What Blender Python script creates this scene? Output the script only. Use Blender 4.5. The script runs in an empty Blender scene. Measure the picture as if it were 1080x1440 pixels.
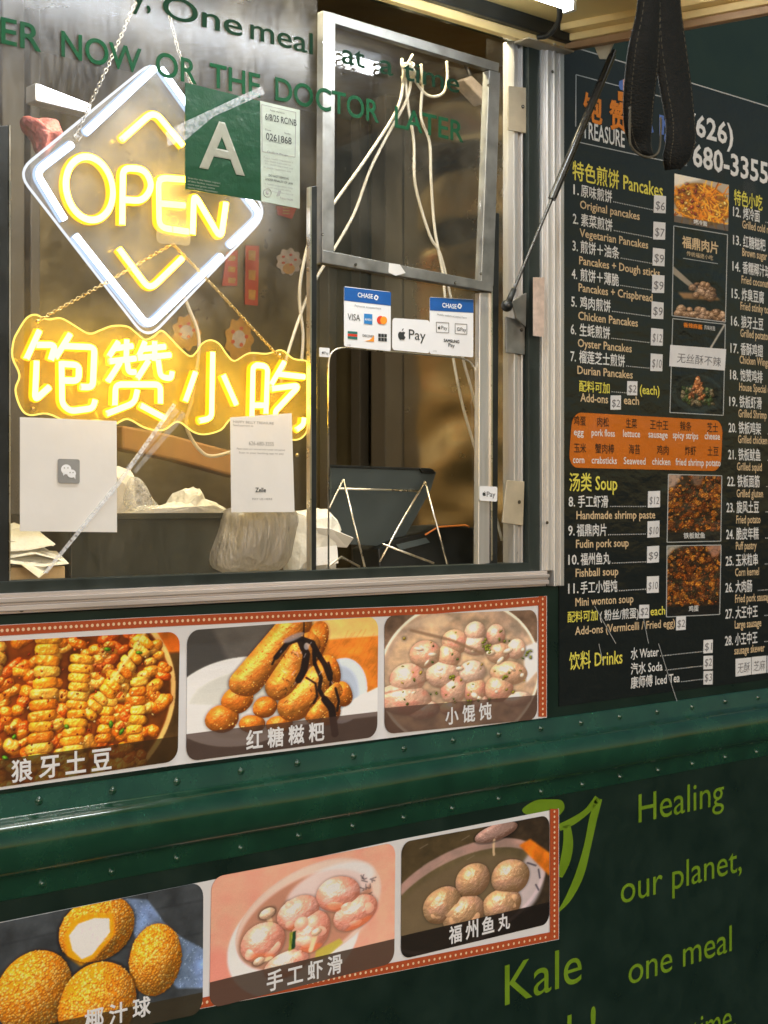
import bpy, bmesh, math, random
import numpy as np
from mathutils import Vector, Matrix
R = math.radians
sc = bpy.context.scene
COL = sc.collection

# ------------------------------------------------------------------ camera, sky, exposure
F = 2100.0                       # focal length in pixels of the 1080 x 1440 frame
TH = math.atan(F / 2383.0)       # yaw between the lens axis and the square-on view of the truck side
CX, CY = 540.0, 712.0
CAM = Vector((0.0, -2.505, 1.75))
FWD = Vector((math.sin(TH), math.cos(TH), 0)); RGT = Vector((math.cos(TH), -math.sin(TH), 0))
cam = bpy.data.cameras.new('camera'); camo = bpy.data.objects.new('camera', cam); COL.objects.link(camo)
camo.location = CAM; camo.rotation_euler = (R(90), 0, -TH)
cam.sensor_width = 36; cam.lens = F / 1440 * 36; cam.shift_y = -8 / 1440.0
cam.clip_start = 0.05; cam.clip_end = 500
cam.dof.use_dof = True; cam.dof.focus_distance = 3.2; cam.dof.aperture_fstop = 9.0
sc.camera = camo
W = bpy.data.worlds.new("World"); sc.world = W; W.use_nodes = True
nt = W.node_tree; bg = nt.nodes['Background']
sky = nt.nodes.new('ShaderNodeTexSky'); sky.sky_type = 'NISHITA'; sky.sun_disc = False
sky.sun_elevation = R(4.0); sky.sun_rotation = R(200)
nt.links.new(sky.outputs[0], bg.inputs[0]); bg.inputs[1].default_value = 0.07
sc.view_settings.view_transform = 'Standard'; sc.view_settings.look = 'None'
sc.view_settings.exposure = 0.98; sc.view_settings.gamma = 1
sc.cycles.use_denoising = True
sc.cycles.max_bounces = 8; sc.cycles.transparent_max_bounces = 16
sc.cycles.sample_clamp_indirect = 4.0
sl = bpy.data.lights.new('sun', 'SUN'); slo = bpy.data.objects.new('sun', sl); COL.objects.link(slo)   # added soft front fill, standing for dusk light from behind the camera
sl.energy = 0.78; sl.angle = R(50); sl.color = (1.0, 1.0, .98); slo.location = (0, -4, 4)
slo.rotation_euler = Vector((.30, .90, -.32)).to_track_quat('-Z', 'Y').to_euler()
AWNING_W, INSIDE_W = 3.5, 8.5
AWNING_C, INSIDE_C = (.94, .97, 1.0), (1.0, .82, .36)

# ------------------------------------------------------------------ helpers
def P(px, py, y=0.0):
    """the point of the upright plane y = const that the photo shows at pixel (px, py)"""
    d = FWD + RGT * ((px - CX) / F) + Vector((0, 0, (CY - py) / F))
    return CAM + d * ((y - CAM.y) / d.y)
def PX(px, py, x):
    """the same on an upright plane x = const"""
    d = FWD + RGT * ((px - CX) / F) + Vector((0, 0, (CY - py) / F))
    return CAM + d * (x / d.x)
def X(px, y=0.0): return P(px, CY, y).x
def Zp(px, py, y=0.0): return P(px, py, y).z

ORG = {}
def tag(o, label=None, cat=None, group=None, kind=None):
    if label: o['label'] = label
    if cat: o['category'] = cat
    if group: o['group'] = group
    if kind: o['kind'] = kind
    return o
def thing(name, label, cat, loc, group=None):
    o = bpy.data.objects.new(name, None); COL.objects.link(o); o.location = loc
    o.empty_display_size = 0.05
    ORG[o.name] = Vector(loc)
    return tag(o, label, cat, group)

class MB:
    def __init__(s): s.v = []; s.f = []; s.uv = {}
    def add(s, vs, fs, uvs=None):
        b = len(s.v); s.v += [Vector(v) for v in vs]
        for k, f in enumerate(fs):
            s.f.append([i + b for i in f])
            if uvs: s.uv[len(s.f) - 1] = [uvs[i] for i in f]
        return s
    def box(s, x0, x1, y0, y1, z0, z1):
        return s.add([(x0,y0,z0),(x1,y0,z0),(x1,y1,z0),(x0,y1,z0),(x0,y0,z1),(x1,y0,z1),(x1,y1,z1),(x0,y1,z1)],
                     [(0,3,2,1),(4,5,6,7),(0,1,5,4),(1,2,6,5),(2,3,7,6),(3,0,4,7)])
    def prism3(s, pts, dv):
        """closed polygon (world points, clockwise or not) swept along dv"""
        n = len(pts); a = [Vector(p) for p in pts]; b = [p + Vector(dv) for p in a]
        nrm = Vector((0,0,0))
        for i in range(n): nrm += a[i].cross(a[(i+1) % n])
        if nrm.dot(Vector(dv)) > 0: a.reverse(); b.reverse()
        return s.add(a + b, [list(range(n)), list(range(2*n-1, n-1, -1))] + [(i, i+n, (i+1) % n + n, (i+1) % n) for i in range(n)])
    def prism(s, px, y, t):
        return s.prism3([P(a, b, y) for a, b in px], (0, -t, 0))
    def pbar(s, a, b, w, y, t):
        """straight bar drawn between two pixels, w pixels wide"""
        (ax, ay), (bx, by) = a, b; L = math.hypot(bx-ax, by-ay); nx, ny = -(by-ay)/L*w/2, (bx-ax)/L*w/2
        return s.prism([(ax+nx,ay+ny),(bx+nx,by+ny),(bx-nx,by-ny),(ax-nx,ay-ny)], y, t)
    def tube(s, pts, r, n=8, closed=False):
        pts = [Vector(p) for p in pts]; m = len(pts); rs = r if isinstance(r, (list, tuple)) else [r]*m
        up = None; rings = []
        for i, p in enumerate(pts):
            if closed: t = pts[(i+1) % m] - pts[i-1]
            else: t = pts[min(i+1, m-1)] - pts[max(i-1, 0)]
            t = t.normalized() if t.length > 1e-9 else Vector((0,0,1))
            if up is None:
                up = t.orthogonal().normalized()
            up = (up - t * up.dot(t)); up = up.normalized() if up.length > 1e-6 else t.orthogonal().normalized()
            w = t.cross(up)
            rings.append([p + (up*math.cos(2*math.pi*k/n) + w*math.sin(2*math.pi*k/n)) * rs[i] for k in range(n)])
        vs = [v for q in rings for v in q]; fs = []
        for i in range(m if closed else m-1):
            j = (i+1) % m
            for k in range(n): fs.append((i*n+k, i*n+(k+1) % n, j*n+(k+1) % n, j*n+k))
        if not closed: fs += [tuple(range(n-1, -1, -1)), tuple((m-1)*n+k for k in range(n))]
        return s.add(vs, fs)
    def ball(s, c, rx, ry=None, rz=None, n=12, m=8, jit=0, rnd=None):
        ry = ry or rx; rz = rz or rx; c = Vector(c); vs = [c + Vector((0,0,rz))]
        for i in range(1, m):
            a = math.pi*i/m
            for k in range(n):
                b = 2*math.pi*k/n; j = 1 + (rnd.uniform(-jit, jit) if rnd else 0)
                vs.append(c + Vector((rx*math.sin(a)*math.cos(b), ry*math.sin(a)*math.sin(b), rz*math.cos(a)))*1.0*j if not jit else c + Vector((rx*math.sin(a)*math.cos(b), ry*math.sin(a)*math.sin(b), rz*math.cos(a)))*j)
        vs.append(c - Vector((0,0,rz))); fs = []
        for k in range(n): fs.append((0, 1+k, 1+(k+1) % n))
        for i in range(m-2):
            for k in range(n): fs.append((1+i*n+k, 1+(i+1)*n+k, 1+(i+1)*n+(k+1) % n, 1+i*n+(k+1) % n))
        e = len(vs)-1; b = 1+(m-2)*n
        for k in range(n): fs.append((e, b+(k+1) % n, b+k))
        return s.add(vs, fs)
    def build(s, name, mat, parent=None, smooth=False, bevel=0, base=None, ang=None):
        me = bpy.data.meshes.new(name)
        org = ORG[parent.name] if parent else Vector(base if base is not None else (0,0,0))
        me.from_pydata([v - org for v in s.v], [], s.f); 
        if s.uv:
            ul = me.uv_layers.new(name='UVMap')
            for p in me.polygons:
                u = s.uv.get(p.index)
                if u:
                    for k, li in enumerate(p.loop_indices): ul.data[li].uv = u[k]
        me.materials.append(mat)
        if smooth:
            for p in me.polygons: p.use_smooth = True
        if ang: me.set_sharp_from_angle(angle=R(ang))
        me.update()
        o = bpy.data.objects.new(name, me); COL.objects.link(o)
        if parent: o.parent = parent
        else: o.location = org
        ORG[o.name] = org
        if bevel:
            b = o.modifiers.new('Bevel', 'BEVEL'); b.width = bevel; b.segments = 2; b.limit_method = 'ANGLE'; b.harden_normals = False
        return o

def curve_pts(pts, n=6, closed=False):
    """Catmull-Rom through the points (any dimension)"""
    pts = [Vector(p) for p in pts]; out = []; m = len(pts)
    for i in range(m if closed else m-1):
        if closed: a, b, c, d = pts[i-1], pts[i], pts[(i+1) % m], pts[(i+2) % m]
        else: a, b, c, d = pts[max(i-1,0)], pts[i], pts[i+1], pts[min(i+2,m-1)]
        for k in range(n):
            t = k/n
            out.append(0.5*((2*b) + (c-a)*t + (2*a-5*b+4*c-d)*t*t + (3*b-a-3*c+d)*t**3))
    if not closed: out.append(pts[-1])
    return out
def round_path(pts, r, n=4, closed=False):
    pts = [Vector((p[0], p[1], 0)) for p in pts]; m = len(pts); out = []
    for i, p in enumerate(pts):
        if not closed and i in (0, m-1): out.append(p); continue
        a, b = pts[i-1]-p, pts[(i+1) % m]-p; q = min(r, a.length*.48, b.length*.48)
        s, e = p + a.normalized()*q, p + b.normalized()*q
        for k in range(n+1):
            t = k/n; out.append(s*(1-t)**2 + p*2*t*(1-t) + e*t*t)
    return [(v.x, v.y) for v in out]

_tc = {}
def glyphs(s, bold=0.0, res=3):
    """flat letter mesh; bold fattens the outline with a small bevel"""
    k = (s, bold, res)
    if k in _tc: return _tc[k]
    cu = bpy.data.curves.new('lettering_curve', 'FONT'); cu.body = s; cu.size = 1; cu.resolution_u = res
    if bold: cu.bevel_depth = bold; cu.bevel_resolution = 0
    ob = bpy.data.objects.new('lettering_curve', cu); COL.objects.link(ob)
    dg = bpy.context.evaluated_depsgraph_get(); me = bpy.data.meshes.new_from_object(ob.evaluated_get(dg))
    v = [(q.co.x, q.co.y, (q.co.z + bold)*.25) for q in me.vertices]; f = [tuple(p.vertices) for p in me.polygons]
    bpy.data.objects.remove(ob); bpy.data.curves.remove(cu); bpy.data.meshes.remove(me)
    xs = [q[0] for q in v]; ys = [q[1] for q in v]
    _tc[k] = (v, f, min(xs), max(xs), min(ys), max(ys)); return _tc[k]
def put_text(mb, s, x0, yb, x1=None, em=20, y=0.0, bold=0.0, box=None, k=0.86, slope=0.0, sh=0.0, res=3):
    """write s on the upright plane y; left end x0 and baseline yb in pixels, right end x1 (or natural width times k);
    box = (top, bottom) fits the glyph box instead of the font size"""
    v, f, a, b, c, d = glyphs(s, bold, res); p0 = P(x0, yb, y)
    if box:
        zt, zb = Zp(x0, box[0], y), Zp(x0, box[1], y); sz = (zt-zb)/(d-c); zo = zb - c*sz
    else:
        sz = (P(x0, yb-em, y).z - p0.z); zo = p0.z
    sx = (X(x1, y)-p0.x)/(b-a) if x1 is not None else sz*k
    mb.add([(p0.x+(q-a)*sx+(r*sz*sh), y-h*sz, zo+r*sz+(q-a)*sx*slope) for q, r, h in v], f)

# ------------------------------------------------------------------ materials
def newmat(name):
    m = bpy.data.materials.new(name); m.use_nodes = True; n = m.node_tree.nodes; n.clear()
    out = n.new('ShaderNodeOutputMaterial'); return m, m.node_tree, n, out
def bump_nodes(nt, scale, strength, stretch=(1,1,1), detail=3, dist=0.01, rough=.55):
    n = nt.nodes; g = n.new('ShaderNodeNewGeometry'); mp = n.new('ShaderNodeMapping'); mp.inputs['Scale'].default_value = stretch
    nt.links.new(g.outputs['Position'], mp.inputs[0])
    t = n.new('ShaderNodeTexNoise'); t.inputs['Scale'].default_value = scale; t.inputs['Detail'].default_value = detail; t.inputs['Roughness'].default_value = rough
    nt.links.new(mp.outputs[0], t.inputs['Vector'])
    b = n.new('ShaderNodeBump'); b.inputs['Strength'].default_value = strength; b.inputs['Distance'].default_value = dist
    nt.links.new(t.outputs[0], b.inputs['Height']); return b, t, mp
def pbr(name, col, rough=.5, metal=0, coat=0, coat_rough=.05, var=.12, vscale=14, vstretch=(1,1,1), bump=None, spec=.5, rvar=.12, trans=0):
    """Principled with mottled colour and roughness; bump = (scale, strength, stretch, dist)"""
    m, nt, n, out = newmat(name); L = nt.links
    p = n.new('ShaderNodeBsdfPrincipled'); L.new(p.outputs[0], out.inputs[0])
    g = n.new('ShaderNodeNewGeometry'); mp = n.new('ShaderNodeMapping'); mp.inputs['Scale'].default_value = vstretch
    L.new(g.outputs['Position'], mp.inputs[0])
    t = n.new('ShaderNodeTexNoise'); t.inputs['Scale'].default_value = vscale; t.inputs['Detail'].default_value = 6; t.inputs['Roughness'].default_value = .6
    L.new(mp.outputs[0], t.inputs['Vector'])
    r = n.new('ShaderNodeValToRGB'); r.color_ramp.elements[0].position = .3; r.color_ramp.elements[1].position = .7
    r.color_ramp.elements[0].color = [max(0, c*(1-var)) for c in col] + [1]; r.color_ramp.elements[1].color = [min(1, c*(1+var)) for c in col] + [1]
    L.new(t.outputs[0], r.inputs[0]); L.new(r.outputs[0], p.inputs['Base Color'])
    mr = n.new('ShaderNodeMapRange'); mr.inputs[1].default_value = .3; mr.inputs[2].default_value = .7
    mr.inputs[3].default_value = max(.02, rough-rvar); mr.inputs[4].default_value = min(1, rough+rvar)
    L.new(t.outputs[0], mr.inputs[0]); L.new(mr.outputs[0], p.inputs['Roughness'])
    p.inputs['Metallic'].default_value = metal; p.inputs['Specular IOR Level'].default_value = spec
    p.inputs['Coat Weight'].default_value = coat; p.inputs['Coat Roughness'].default_value = coat_rough
    if trans:
        p.inputs['Transmission Weight'].default_value = trans
    if bump:
        b, _, _ = bump_nodes(nt, bump[0], bump[1], bump[2], dist=bump[3], detail=0 if bump[3] > .1 else 3); L.new(b.outputs[0], p.inputs['Normal'])
        if coat: L.new(b.outputs[0], p.inputs['Coat Normal'])
    return m
def emit(name, col, s):
    m, nt, n, out = newmat(name); e = n.new('ShaderNodeEmission'); e.inputs[0].default_value = (*col, 1); e.inputs[1].default_value = s
    nt.links.new(e.outputs[0], out.inputs[0]); return m
def schlick(nt, f0):
    """reflectance of a thin sheet, the same from both of its faces"""
    n = nt.nodes; lw = n.new('ShaderNodeLayerWeight'); lw.inputs[0].default_value = .5
    p = n.new('ShaderNodeMath'); p.operation = 'POWER'; p.inputs[1].default_value = 5; nt.links.new(lw.outputs['Facing'], p.inputs[0])
    q = n.new('ShaderNodeMath'); q.operation = 'MULTIPLY_ADD'; q.inputs[1].default_value = 1-f0; q.inputs[2].default_value = f0; nt.links.new(p.outputs[0], q.inputs[0])
    return q
def pane_mat(name, scratch=0.0, srough=.35, dust=.015, tint=(1,1,1), mirror=.015, f0=.055):
    """thin glazing: mirror by Fresnel over clear, plus a scratched lobe and dust specks with a bloom haze"""
    m, nt, n, out = newmat(name); L = nt.links
    tr = n.new('ShaderNodeBsdfTransparent'); tr.inputs[0].default_value = (*tint, 1)
    gl = n.new('ShaderNodeBsdfGlossy'); gl.inputs['Roughness'].default_value = mirror
    fr = schlick(nt, f0)
    mx = n.new('ShaderNodeMixShader'); L.new(fr.outputs[0], mx.inputs[0]); L.new(tr.outputs[0], mx.inputs[1]); L.new(gl.outputs[0], mx.inputs[2])
    last = mx
    if scratch:
        b, t, mp = bump_nodes(nt, 90, .25, (1, 1, .25), dist=.004)
        mp.inputs['Rotation'].default_value = (0, R(25), 0)
        g2 = n.new('ShaderNodeBsdfGlossy'); g2.inputs['Roughness'].default_value = srough
        L.new(b.outputs[0], g2.inputs['Normal'])
        mr = n.new('ShaderNodeMapRange'); mr.inputs[1].default_value = .35; mr.inputs[2].default_value = .75; mr.inputs[3].default_value = scratch*.35; mr.inputs[4].default_value = scratch*1.6
        L.new(t.outputs[0], mr.inputs[0])
        m2 = n.new('ShaderNodeMixShader'); L.new(mr.outputs[0], m2.inputs[0]); L.new(last.outputs[0], m2.inputs[1]); L.new(g2.outputs[0], m2.inputs[2]); last = m2
    if dust:
        g = n.new('ShaderNodeNewGeometry'); t = n.new('ShaderNodeTexNoise'); t.inputs['Scale'].default_value = 260; t.inputs['Detail'].default_value = 2
        L.new(g.outputs['Position'], t.inputs['Vector'])
        t2 = n.new('ShaderNodeTexNoise'); t2.inputs['Scale'].default_value = 9; t2.inputs['Detail'].default_value = 5
        L.new(g.outputs['Position'], t2.inputs['Vector'])
        mr = n.new('ShaderNodeMapRange'); mr.inputs[1].default_value = .68; mr.inputs[2].default_value = .74; mr.inputs[3].default_value = 0; mr.inputs[4].default_value = .16
        L.new(t.outputs[0], mr.inputs[0])
        mr2 = n.new('ShaderNodeMapRange'); mr2.inputs[1].default_value = .45; mr2.inputs[2].default_value = .75; mr2.inputs[3].default_value = dust*.3; mr2.inputs[4].default_value = dust*2.4
        L.new(t2.outputs[0], mr2.inputs[0])
        ad = n.new('ShaderNodeMath'); L.new(mr.outputs[0], ad.inputs[0]); L.new(mr2.outputs[0], ad.inputs[1])
        df = n.new('ShaderNodeBsdfDiffuse'); df.inputs[0].default_value = (.7,.68,.64,1)
        tl = n.new('ShaderNodeBsdfTranslucent'); tl.inputs[0].default_value = (.95,.93,.9,1)       # dirt scatters light both ways; the haze also stands in for neon bloom
        dm = n.new('ShaderNodeMixShader'); dm.inputs[0].default_value = .90; L.new(df.outputs[0], dm.inputs[1]); L.new(tl.outputs[0], dm.inputs[2])
        m2 = n.new('ShaderNodeMixShader'); L.new(ad.outputs[0], m2.inputs[0]); L.new(last.outputs[0], m2.inputs[1]); L.new(dm.outputs[0], m2.inputs[2]); last = m2
    L.new(last.outputs[0], out.inputs[0]); return m
def acrylic_mat(name, col, body):
    """clear acrylic with a faint frosting that the tubes light up"""
    m, nt, n, out = newmat(name); L = nt.links
    tr = n.new('ShaderNodeBsdfTransparent'); df = n.new('ShaderNodeBsdfDiffuse'); df.inputs[0].default_value = (*col, 1)
    tl = n.new('ShaderNodeBsdfTranslucent'); tl.inputs[0].default_value = (*col, 1)
    m1 = n.new('ShaderNodeMixShader'); m1.inputs[0].default_value = .4; L.new(df.outputs[0], m1.inputs[1]); L.new(tl.outputs[0], m1.inputs[2])
    m2 = n.new('ShaderNodeMixShader'); m2.inputs[0].default_value = body; L.new(tr.outputs[0], m2.inputs[1]); L.new(m1.outputs[0], m2.inputs[2])
    gl = n.new('ShaderNodeBsdfGlossy'); gl.inputs['Roughness'].default_value = .05
    fr = schlick(nt, .04)
    m3 = n.new('ShaderNodeMixShader'); L.new(fr.outputs[0], m3.inputs[0]); L.new(m2.outputs[0], m3.inputs[1]); L.new(gl.outputs[0], m3.inputs[2])
    L.new(m3.outputs[0], out.inputs[0]); return m
FILM = dict(rough=.42, coat=.8, coat_rough=.08, bump=(6, .25, (1,1,1.6), .02), spots=True)
def film(name, col, **k):
    """print under crinkled clear film: the same bump on every ink so the gloss runs across them"""
    a = dict(FILM); a.update(k); return film_any(name, col=col, **a)
SPOTS = [(832,518,.075),(822,498,.04),(842,604,.06),(1003,292,.05),(1062,478,.09),(1010,236,.05),(1052,268,.06),(1012,716,.05),(780,600,.04),(1045,302,.04)]
def film_any(name, col=None, img=None, rough=.4, coat=.8, coat_rough=.1, bump=None, fine=(60,.12), spots=False, thin=0):
    m, nt, n, out = newmat(name); L = nt.links; p = n.new('ShaderNodeBsdfPrincipled'); L.new(p.outputs[0], out.inputs[0])
    if img:
        t = n.new('ShaderNodeTexImage'); t.image = img; t.extension = 'EXTEND'; L.new(t.outputs[0], p.inputs['Base Color'])
    else: p.inputs['Base Color'].default_value = (*col, 1)
    p.inputs['Roughness'].default_value = rough; p.inputs['Coat Weight'].default_value = coat; p.inputs['Coat Roughness'].default_value = coat_rough
    p.inputs['Specular IOR Level'].default_value = .3
    b, t1, mp = bump_nodes(nt, bump[0], bump[1], bump[2], detail=5, dist=bump[3])
    L.new(b.outputs[0], p.inputs['Coat Normal'])
    b2, _, _ = bump_nodes(nt, fine[0], fine[1], (1,1,1), dist=.004); L.new(b.outputs[0], b2.inputs['Normal']); L.new(b2.outputs[0], p.inputs['Coat Normal'])
    L.new(b.outputs[0], p.inputs['Normal'])
    if thin:                                   # thin sheet: lamps behind it show through
        tl = n.new('ShaderNodeBsdfTranslucent'); tl.inputs[0].default_value = (*[min(1, c*1.6) for c in col], 1); mx = n.new('ShaderNodeMixShader'); mx.inputs[0].default_value = thin
        L.new(p.outputs[0], mx.inputs[1]); L.new(tl.outputs[0], mx.inputs[2]); L.new(mx.outputs[0], out.inputs[0])
    if spots:                                  # places where the clear film has crumpled and throws glints
        g = n.new('ShaderNodeNewGeometry'); acc = None
        for (a, c, r) in SPOTS:
            d = n.new('ShaderNodeVectorMath'); d.operation = 'DISTANCE'; L.new(g.outputs['Position'], d.inputs[0]); d.inputs[1].default_value = P(a, c, 0)
            mr = n.new('ShaderNodeMapRange'); mr.interpolation_type = 'SMOOTHSTEP'; mr.inputs[1].default_value = r; mr.inputs[2].default_value = r*.15; L.new(d.outputs['Value'], mr.inputs[0])
            if acc is None: acc = mr.outputs[0]
            else:
                ad = n.new('ShaderNodeMath'); ad.operation = 'MAXIMUM'; L.new(acc, ad.inputs[0]); L.new(mr.outputs[0], ad.inputs[1]); acc = ad.outputs[0]
        t = n.new('ShaderNodeTexNoise'); t.inputs['Scale'].default_value = 230; t.inputs['Detail'].default_value = 4; t.inputs['Roughness'].default_value = .7; L.new(g.outputs['Position'], t.inputs['Vector'])
        mu = n.new('ShaderNodeMath'); mu.operation = 'MULTIPLY'; L.new(acc, mu.inputs[0]); L.new(t.outputs[0], mu.inputs[1])
        b3 = n.new('ShaderNodeBump'); b3.inputs['Strength'].default_value = 1; b3.inputs['Distance'].default_value = .0035; L.new(mu.outputs[0], b3.inputs['Height']); L.new(b2.outputs[0], b3.inputs['Normal'])
        L.new(b3.outputs[0], p.inputs['Coat Normal'])
    return m

M = {}
M['green'] = pbr('green truck paint', (.0055,.0195,.0135), .36, coat=.35, coat_rough=.14, var=.22, vscale=7, bump=(4,.12,(1,1,2),.02))
M['rail'] = pbr('green rail paint', (.008,.052,.027), .22, coat=1, coat_rough=.05, var=.3, vscale=9, bump=(9,.12,(.3,1,1),.01))
M['dkgreen'] = pbr('dark green paint', (.01,.035,.026), .4, var=.2)
M['alu'] = pbr('brushed aluminium', (.66,.65,.63), .36, .65, var=.14, vscale=30, vstretch=(1,1,.06), bump=(220,.06,(1,1,.03),.002))
M['alux'] = pbr('brushed aluminium rail', (.72,.65,.61), .38, .5, var=.16, vscale=30, vstretch=(.06,1,1), bump=(220,.06,(.03,1,1),.002))
M['aludull'] = pbr('dull aluminium', (.34,.34,.32), .5, .85, var=.2, vscale=25)
M['tan'] = pbr('tan steel plate', (.52,.45,.32), .45, .2, var=.15)
M['screw'] = pbr('dark screw', (.12,.11,.10), .4, .9)
M['black'] = pbr('black rubber', (.012,.014,.013), .45, var=.3)
M['gasket'] = pbr('dark gasket', (.016,.024,.02), .5, var=.3)
M['strutblack'] = pbr('black strut paint', (.012,.013,.013), .25, coat=.4)
M['strap'] = pbr('black webbing', (.004,.0055,.005), .75, var=.35, vscale=60, bump=(170,.8,(1,1,2.2),.004))
M['strapedge'] = pbr('beige webbing edge', (.13,.12,.09), .7, var=.3, vscale=60)  # beige colour of the strap rim and stitching
M['lining'] = pbr('cream hatch lining', (.90,.68,.27), .45, var=.06, vscale=6)
M['trim'] = pbr('bronze trim', (.44,.28,.15), .42, .2, var=.2, vscale=8)
M['trimlight'] = pbr('cream trim', (.86,.65,.29), .4, .2, var=.1, vscale=8)
M['inside'] = pbr('brown inner wall', (.26,.20,.10), .36, .65, var=.22, vscale=3, bump=(3,.5,(1,1,1.5),.04))
M['post'] = pbr('greyish brown post', (.105,.088,.066), .45, .1, var=.12, vscale=7, vstretch=(1,1,.1))
M['steel'] = pbr('dented stainless sheet', (.74,.64,.47), .24, 1, var=.1, vscale=4, rvar=.06)
M['shelf'] = pbr('steel shelf', (.28,.25,.21), .4, .8, var=.2)
M['white_vinyl'] = film_any('white banner vinyl', (.80,.81,.84), rough=.45, coat=.5, coat_rough=.18, bump=(7,.22,(.5,1,2.2),.012), fine=(30,.08))
M['red_vinyl'] = film_any('rust red banner print', (.46,.085,.025), rough=.45, coat=.5, coat_rough=.18, bump=(7,.22,(.5,1,2.2),.012))
M['dot'] = film_any('pale dot print', (.85,.62,.40), rough=.45, coat=.3, coat_rough=.2, bump=(7,.22,(.5,1,2.2),.012))
M['board'] = film('black board film', (.006,.0095,.0095))
M['ink_white'] = film('white menu ink', (.72,.73,.72), coat=.4)
M['ink_tan'] = film('tan menu ink', (.66,.50,.30), coat=.4)
M['ink_yellow'] = film('yellow menu ink', (.72,.66,.10), coat=.4)
M['ink_orange'] = film('orange menu ink', (.72,.22,.02), coat=.4)
M['ink_blue'] = film('blue menu ink', (.10,.18,.48), coat=.4)
M['ink_pink'] = film('pink menu ink', (.75,.42,.36), coat=.4)
M['ink_dark'] = film('dark menu ink', (.035,.016,.008), coat=.4)
M['orange_box'] = film('orange menu box', (.55,.14,.008))
M['line'] = film('grey menu line', (.42,.44,.44), coat=.3)
M['sticker'] = pbr('white price sticker', (.70,.71,.72), .55, var=.08)
M['pen'] = pbr('grey pen ink', (.14,.14,.15), .6)
M['paper'] = pbr('white paper', (.88,.87,.84), .7, var=.04, vscale=5, bump=(12,.25,(1,1,1),.01))
def thin_paper(m, k, col):
    nt = m.node_tree; n = nt.nodes; out = next(q for q in n if q.type == 'OUTPUT_MATERIAL'); p = next(q for q in n if q.type == 'BSDF_PRINCIPLED')
    tl = n.new('ShaderNodeBsdfTranslucent'); tl.inputs[0].default_value = (*col, 1); mx = n.new('ShaderNodeMixShader'); mx.inputs[0].default_value = k
    nt.links.new(p.outputs[0], mx.inputs[1]); nt.links.new(tl.outputs[0], mx.inputs[2]); nt.links.new(mx.outputs[0], out.inputs[0])
thin_paper(M['paper'], .22, (.85,.82,.74))
M['greyprint'] = pbr('grey print', (.26,.26,.25), .7)
M['darkprint'] = pbr('dark print', (.03,.035,.035), .6)
M['card'] = pbr('white sticker card', (.84,.86,.88), .45, var=.03)
M['bankblue'] = pbr('blue print', (.012,.10,.36), .45, var=.05)
M['amexblue'] = pbr('bright blue print', (.03,.22,.55), .45)
M['mcred'] = pbr('red print', (.72,.06,.03), .45)
M['mcorange'] = pbr('orange print', (.90,.33,.03), .45)
M['cardgreen'] = pbr('teal print', (.03,.18,.16), .45)
M['gradegreen'] = film_any('green card print', (.016,.075,.036), rough=.4, coat=.7, coat_rough=.12, bump=(14,.35,(1,1,1),.02), thin=.42)
M['gradegrey'] = film_any('pale card print', (.42,.46,.41), rough=.4, coat=.6, coat_rough=.12, bump=(14,.35,(1,1,1),.02), thin=.42)
M['gradeA'] = film_any('cream card print', (.36,.36,.29), rough=.4, coat=.6, coat_rough=.12, bump=(14,.35,(1,1,1),.02), thin=.42)
M['lime'] = pbr('lime green vinyl', (.15,.27,.012), .4, coat=.2, var=.12)
M['glassgreen'] = pbr('green window vinyl', (.004,.045,.016), .75, spec=.15, var=.15)
M['glassgreen_dark'] = pbr('darker green window vinyl', (.005,.020,.009), .8, spec=.1, var=.2)  # darker green for the upper row of words
M['glassedge'] = pbr('pale vinyl edge', (.5,.55,.5), .5)
M['neon_white'] = emit('cool white neon', (.80,.90,1.0), 6.5)
M['jack_white'] = emit('cool white neon jacket', (.42,.55,.78), .75)
M['neon_yellow'] = emit('warm yellow neon', (1.0,.60,.04), 12.0)
M['jack_yellow'] = emit('amber neon jacket', (1.0,.50,.004), 1.0)
M['edge_white'] = emit('edge lit acrylic', (.8,.85,.95), .62)  # own emission stands in for tube light leaking from the panel rim
M['edge_yellow'] = emit('edge lit yellow acrylic', (1.0,.72,.14), .85)  # rim glow as emission again, also on the tag drawing
M['acr_white'] = acrylic_mat('clear acrylic', (.95,.92,.85), .13)
M['acr_glow'] = acrylic_mat('frosted acrylic with amber glow', (.98,.68,.04), .34)  # amber neon glow put into the panel's base colour
M['acr_clear'] = acrylic_mat('clear tag acrylic', (.95,.9,.7), .14)
M['chain_steel'] = pbr('steel chain', (.45,.42,.36), .35, 1)
M['chain_brass'] = pbr('brass chain', (.72,.55,.25), .35, 1)
M['pane_left'] = pane_mat('scratched pane', .024, .42, .026, mirror=.24, f0=.014)
M['pane'] = pane_mat('clear pane', .006, .30, .012, mirror=.03, f0=.035)
M['cable'] = pbr('cream cable', (.72,.66,.53), .5, var=.06)
M['slate'] = pbr('slate grey plastic', (.062,.080,.082), .5, var=.1)
M['wire'] = pbr('bright wire', (.75,.70,.60), .3, 1)
M['blackbox'] = pbr('dark olive plastic crate', (.030,.030,.018), .42, var=.25, vscale=20, vstretch=(1,1,.2))
M['crumple'] = pbr('crumpled white paper', (.82,.80,.70), .75, var=.05, bump=(18,.5,(1,1,1),.02))
M['bag'] = pbr('cloudy plastic bag', (.50,.47,.42), .28, var=.16, vscale=16, vstretch=(1,1,.4), coat=.8, bump=(34,1.0,(1,1,.30),.03))
thin_paper(M['bag'], .4, (.75,.70,.60)); next(q for q in M['bag'].node_tree.nodes if q.type == 'BSDF_PRINCIPLED').inputs['Alpha'].default_value = .8
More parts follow.
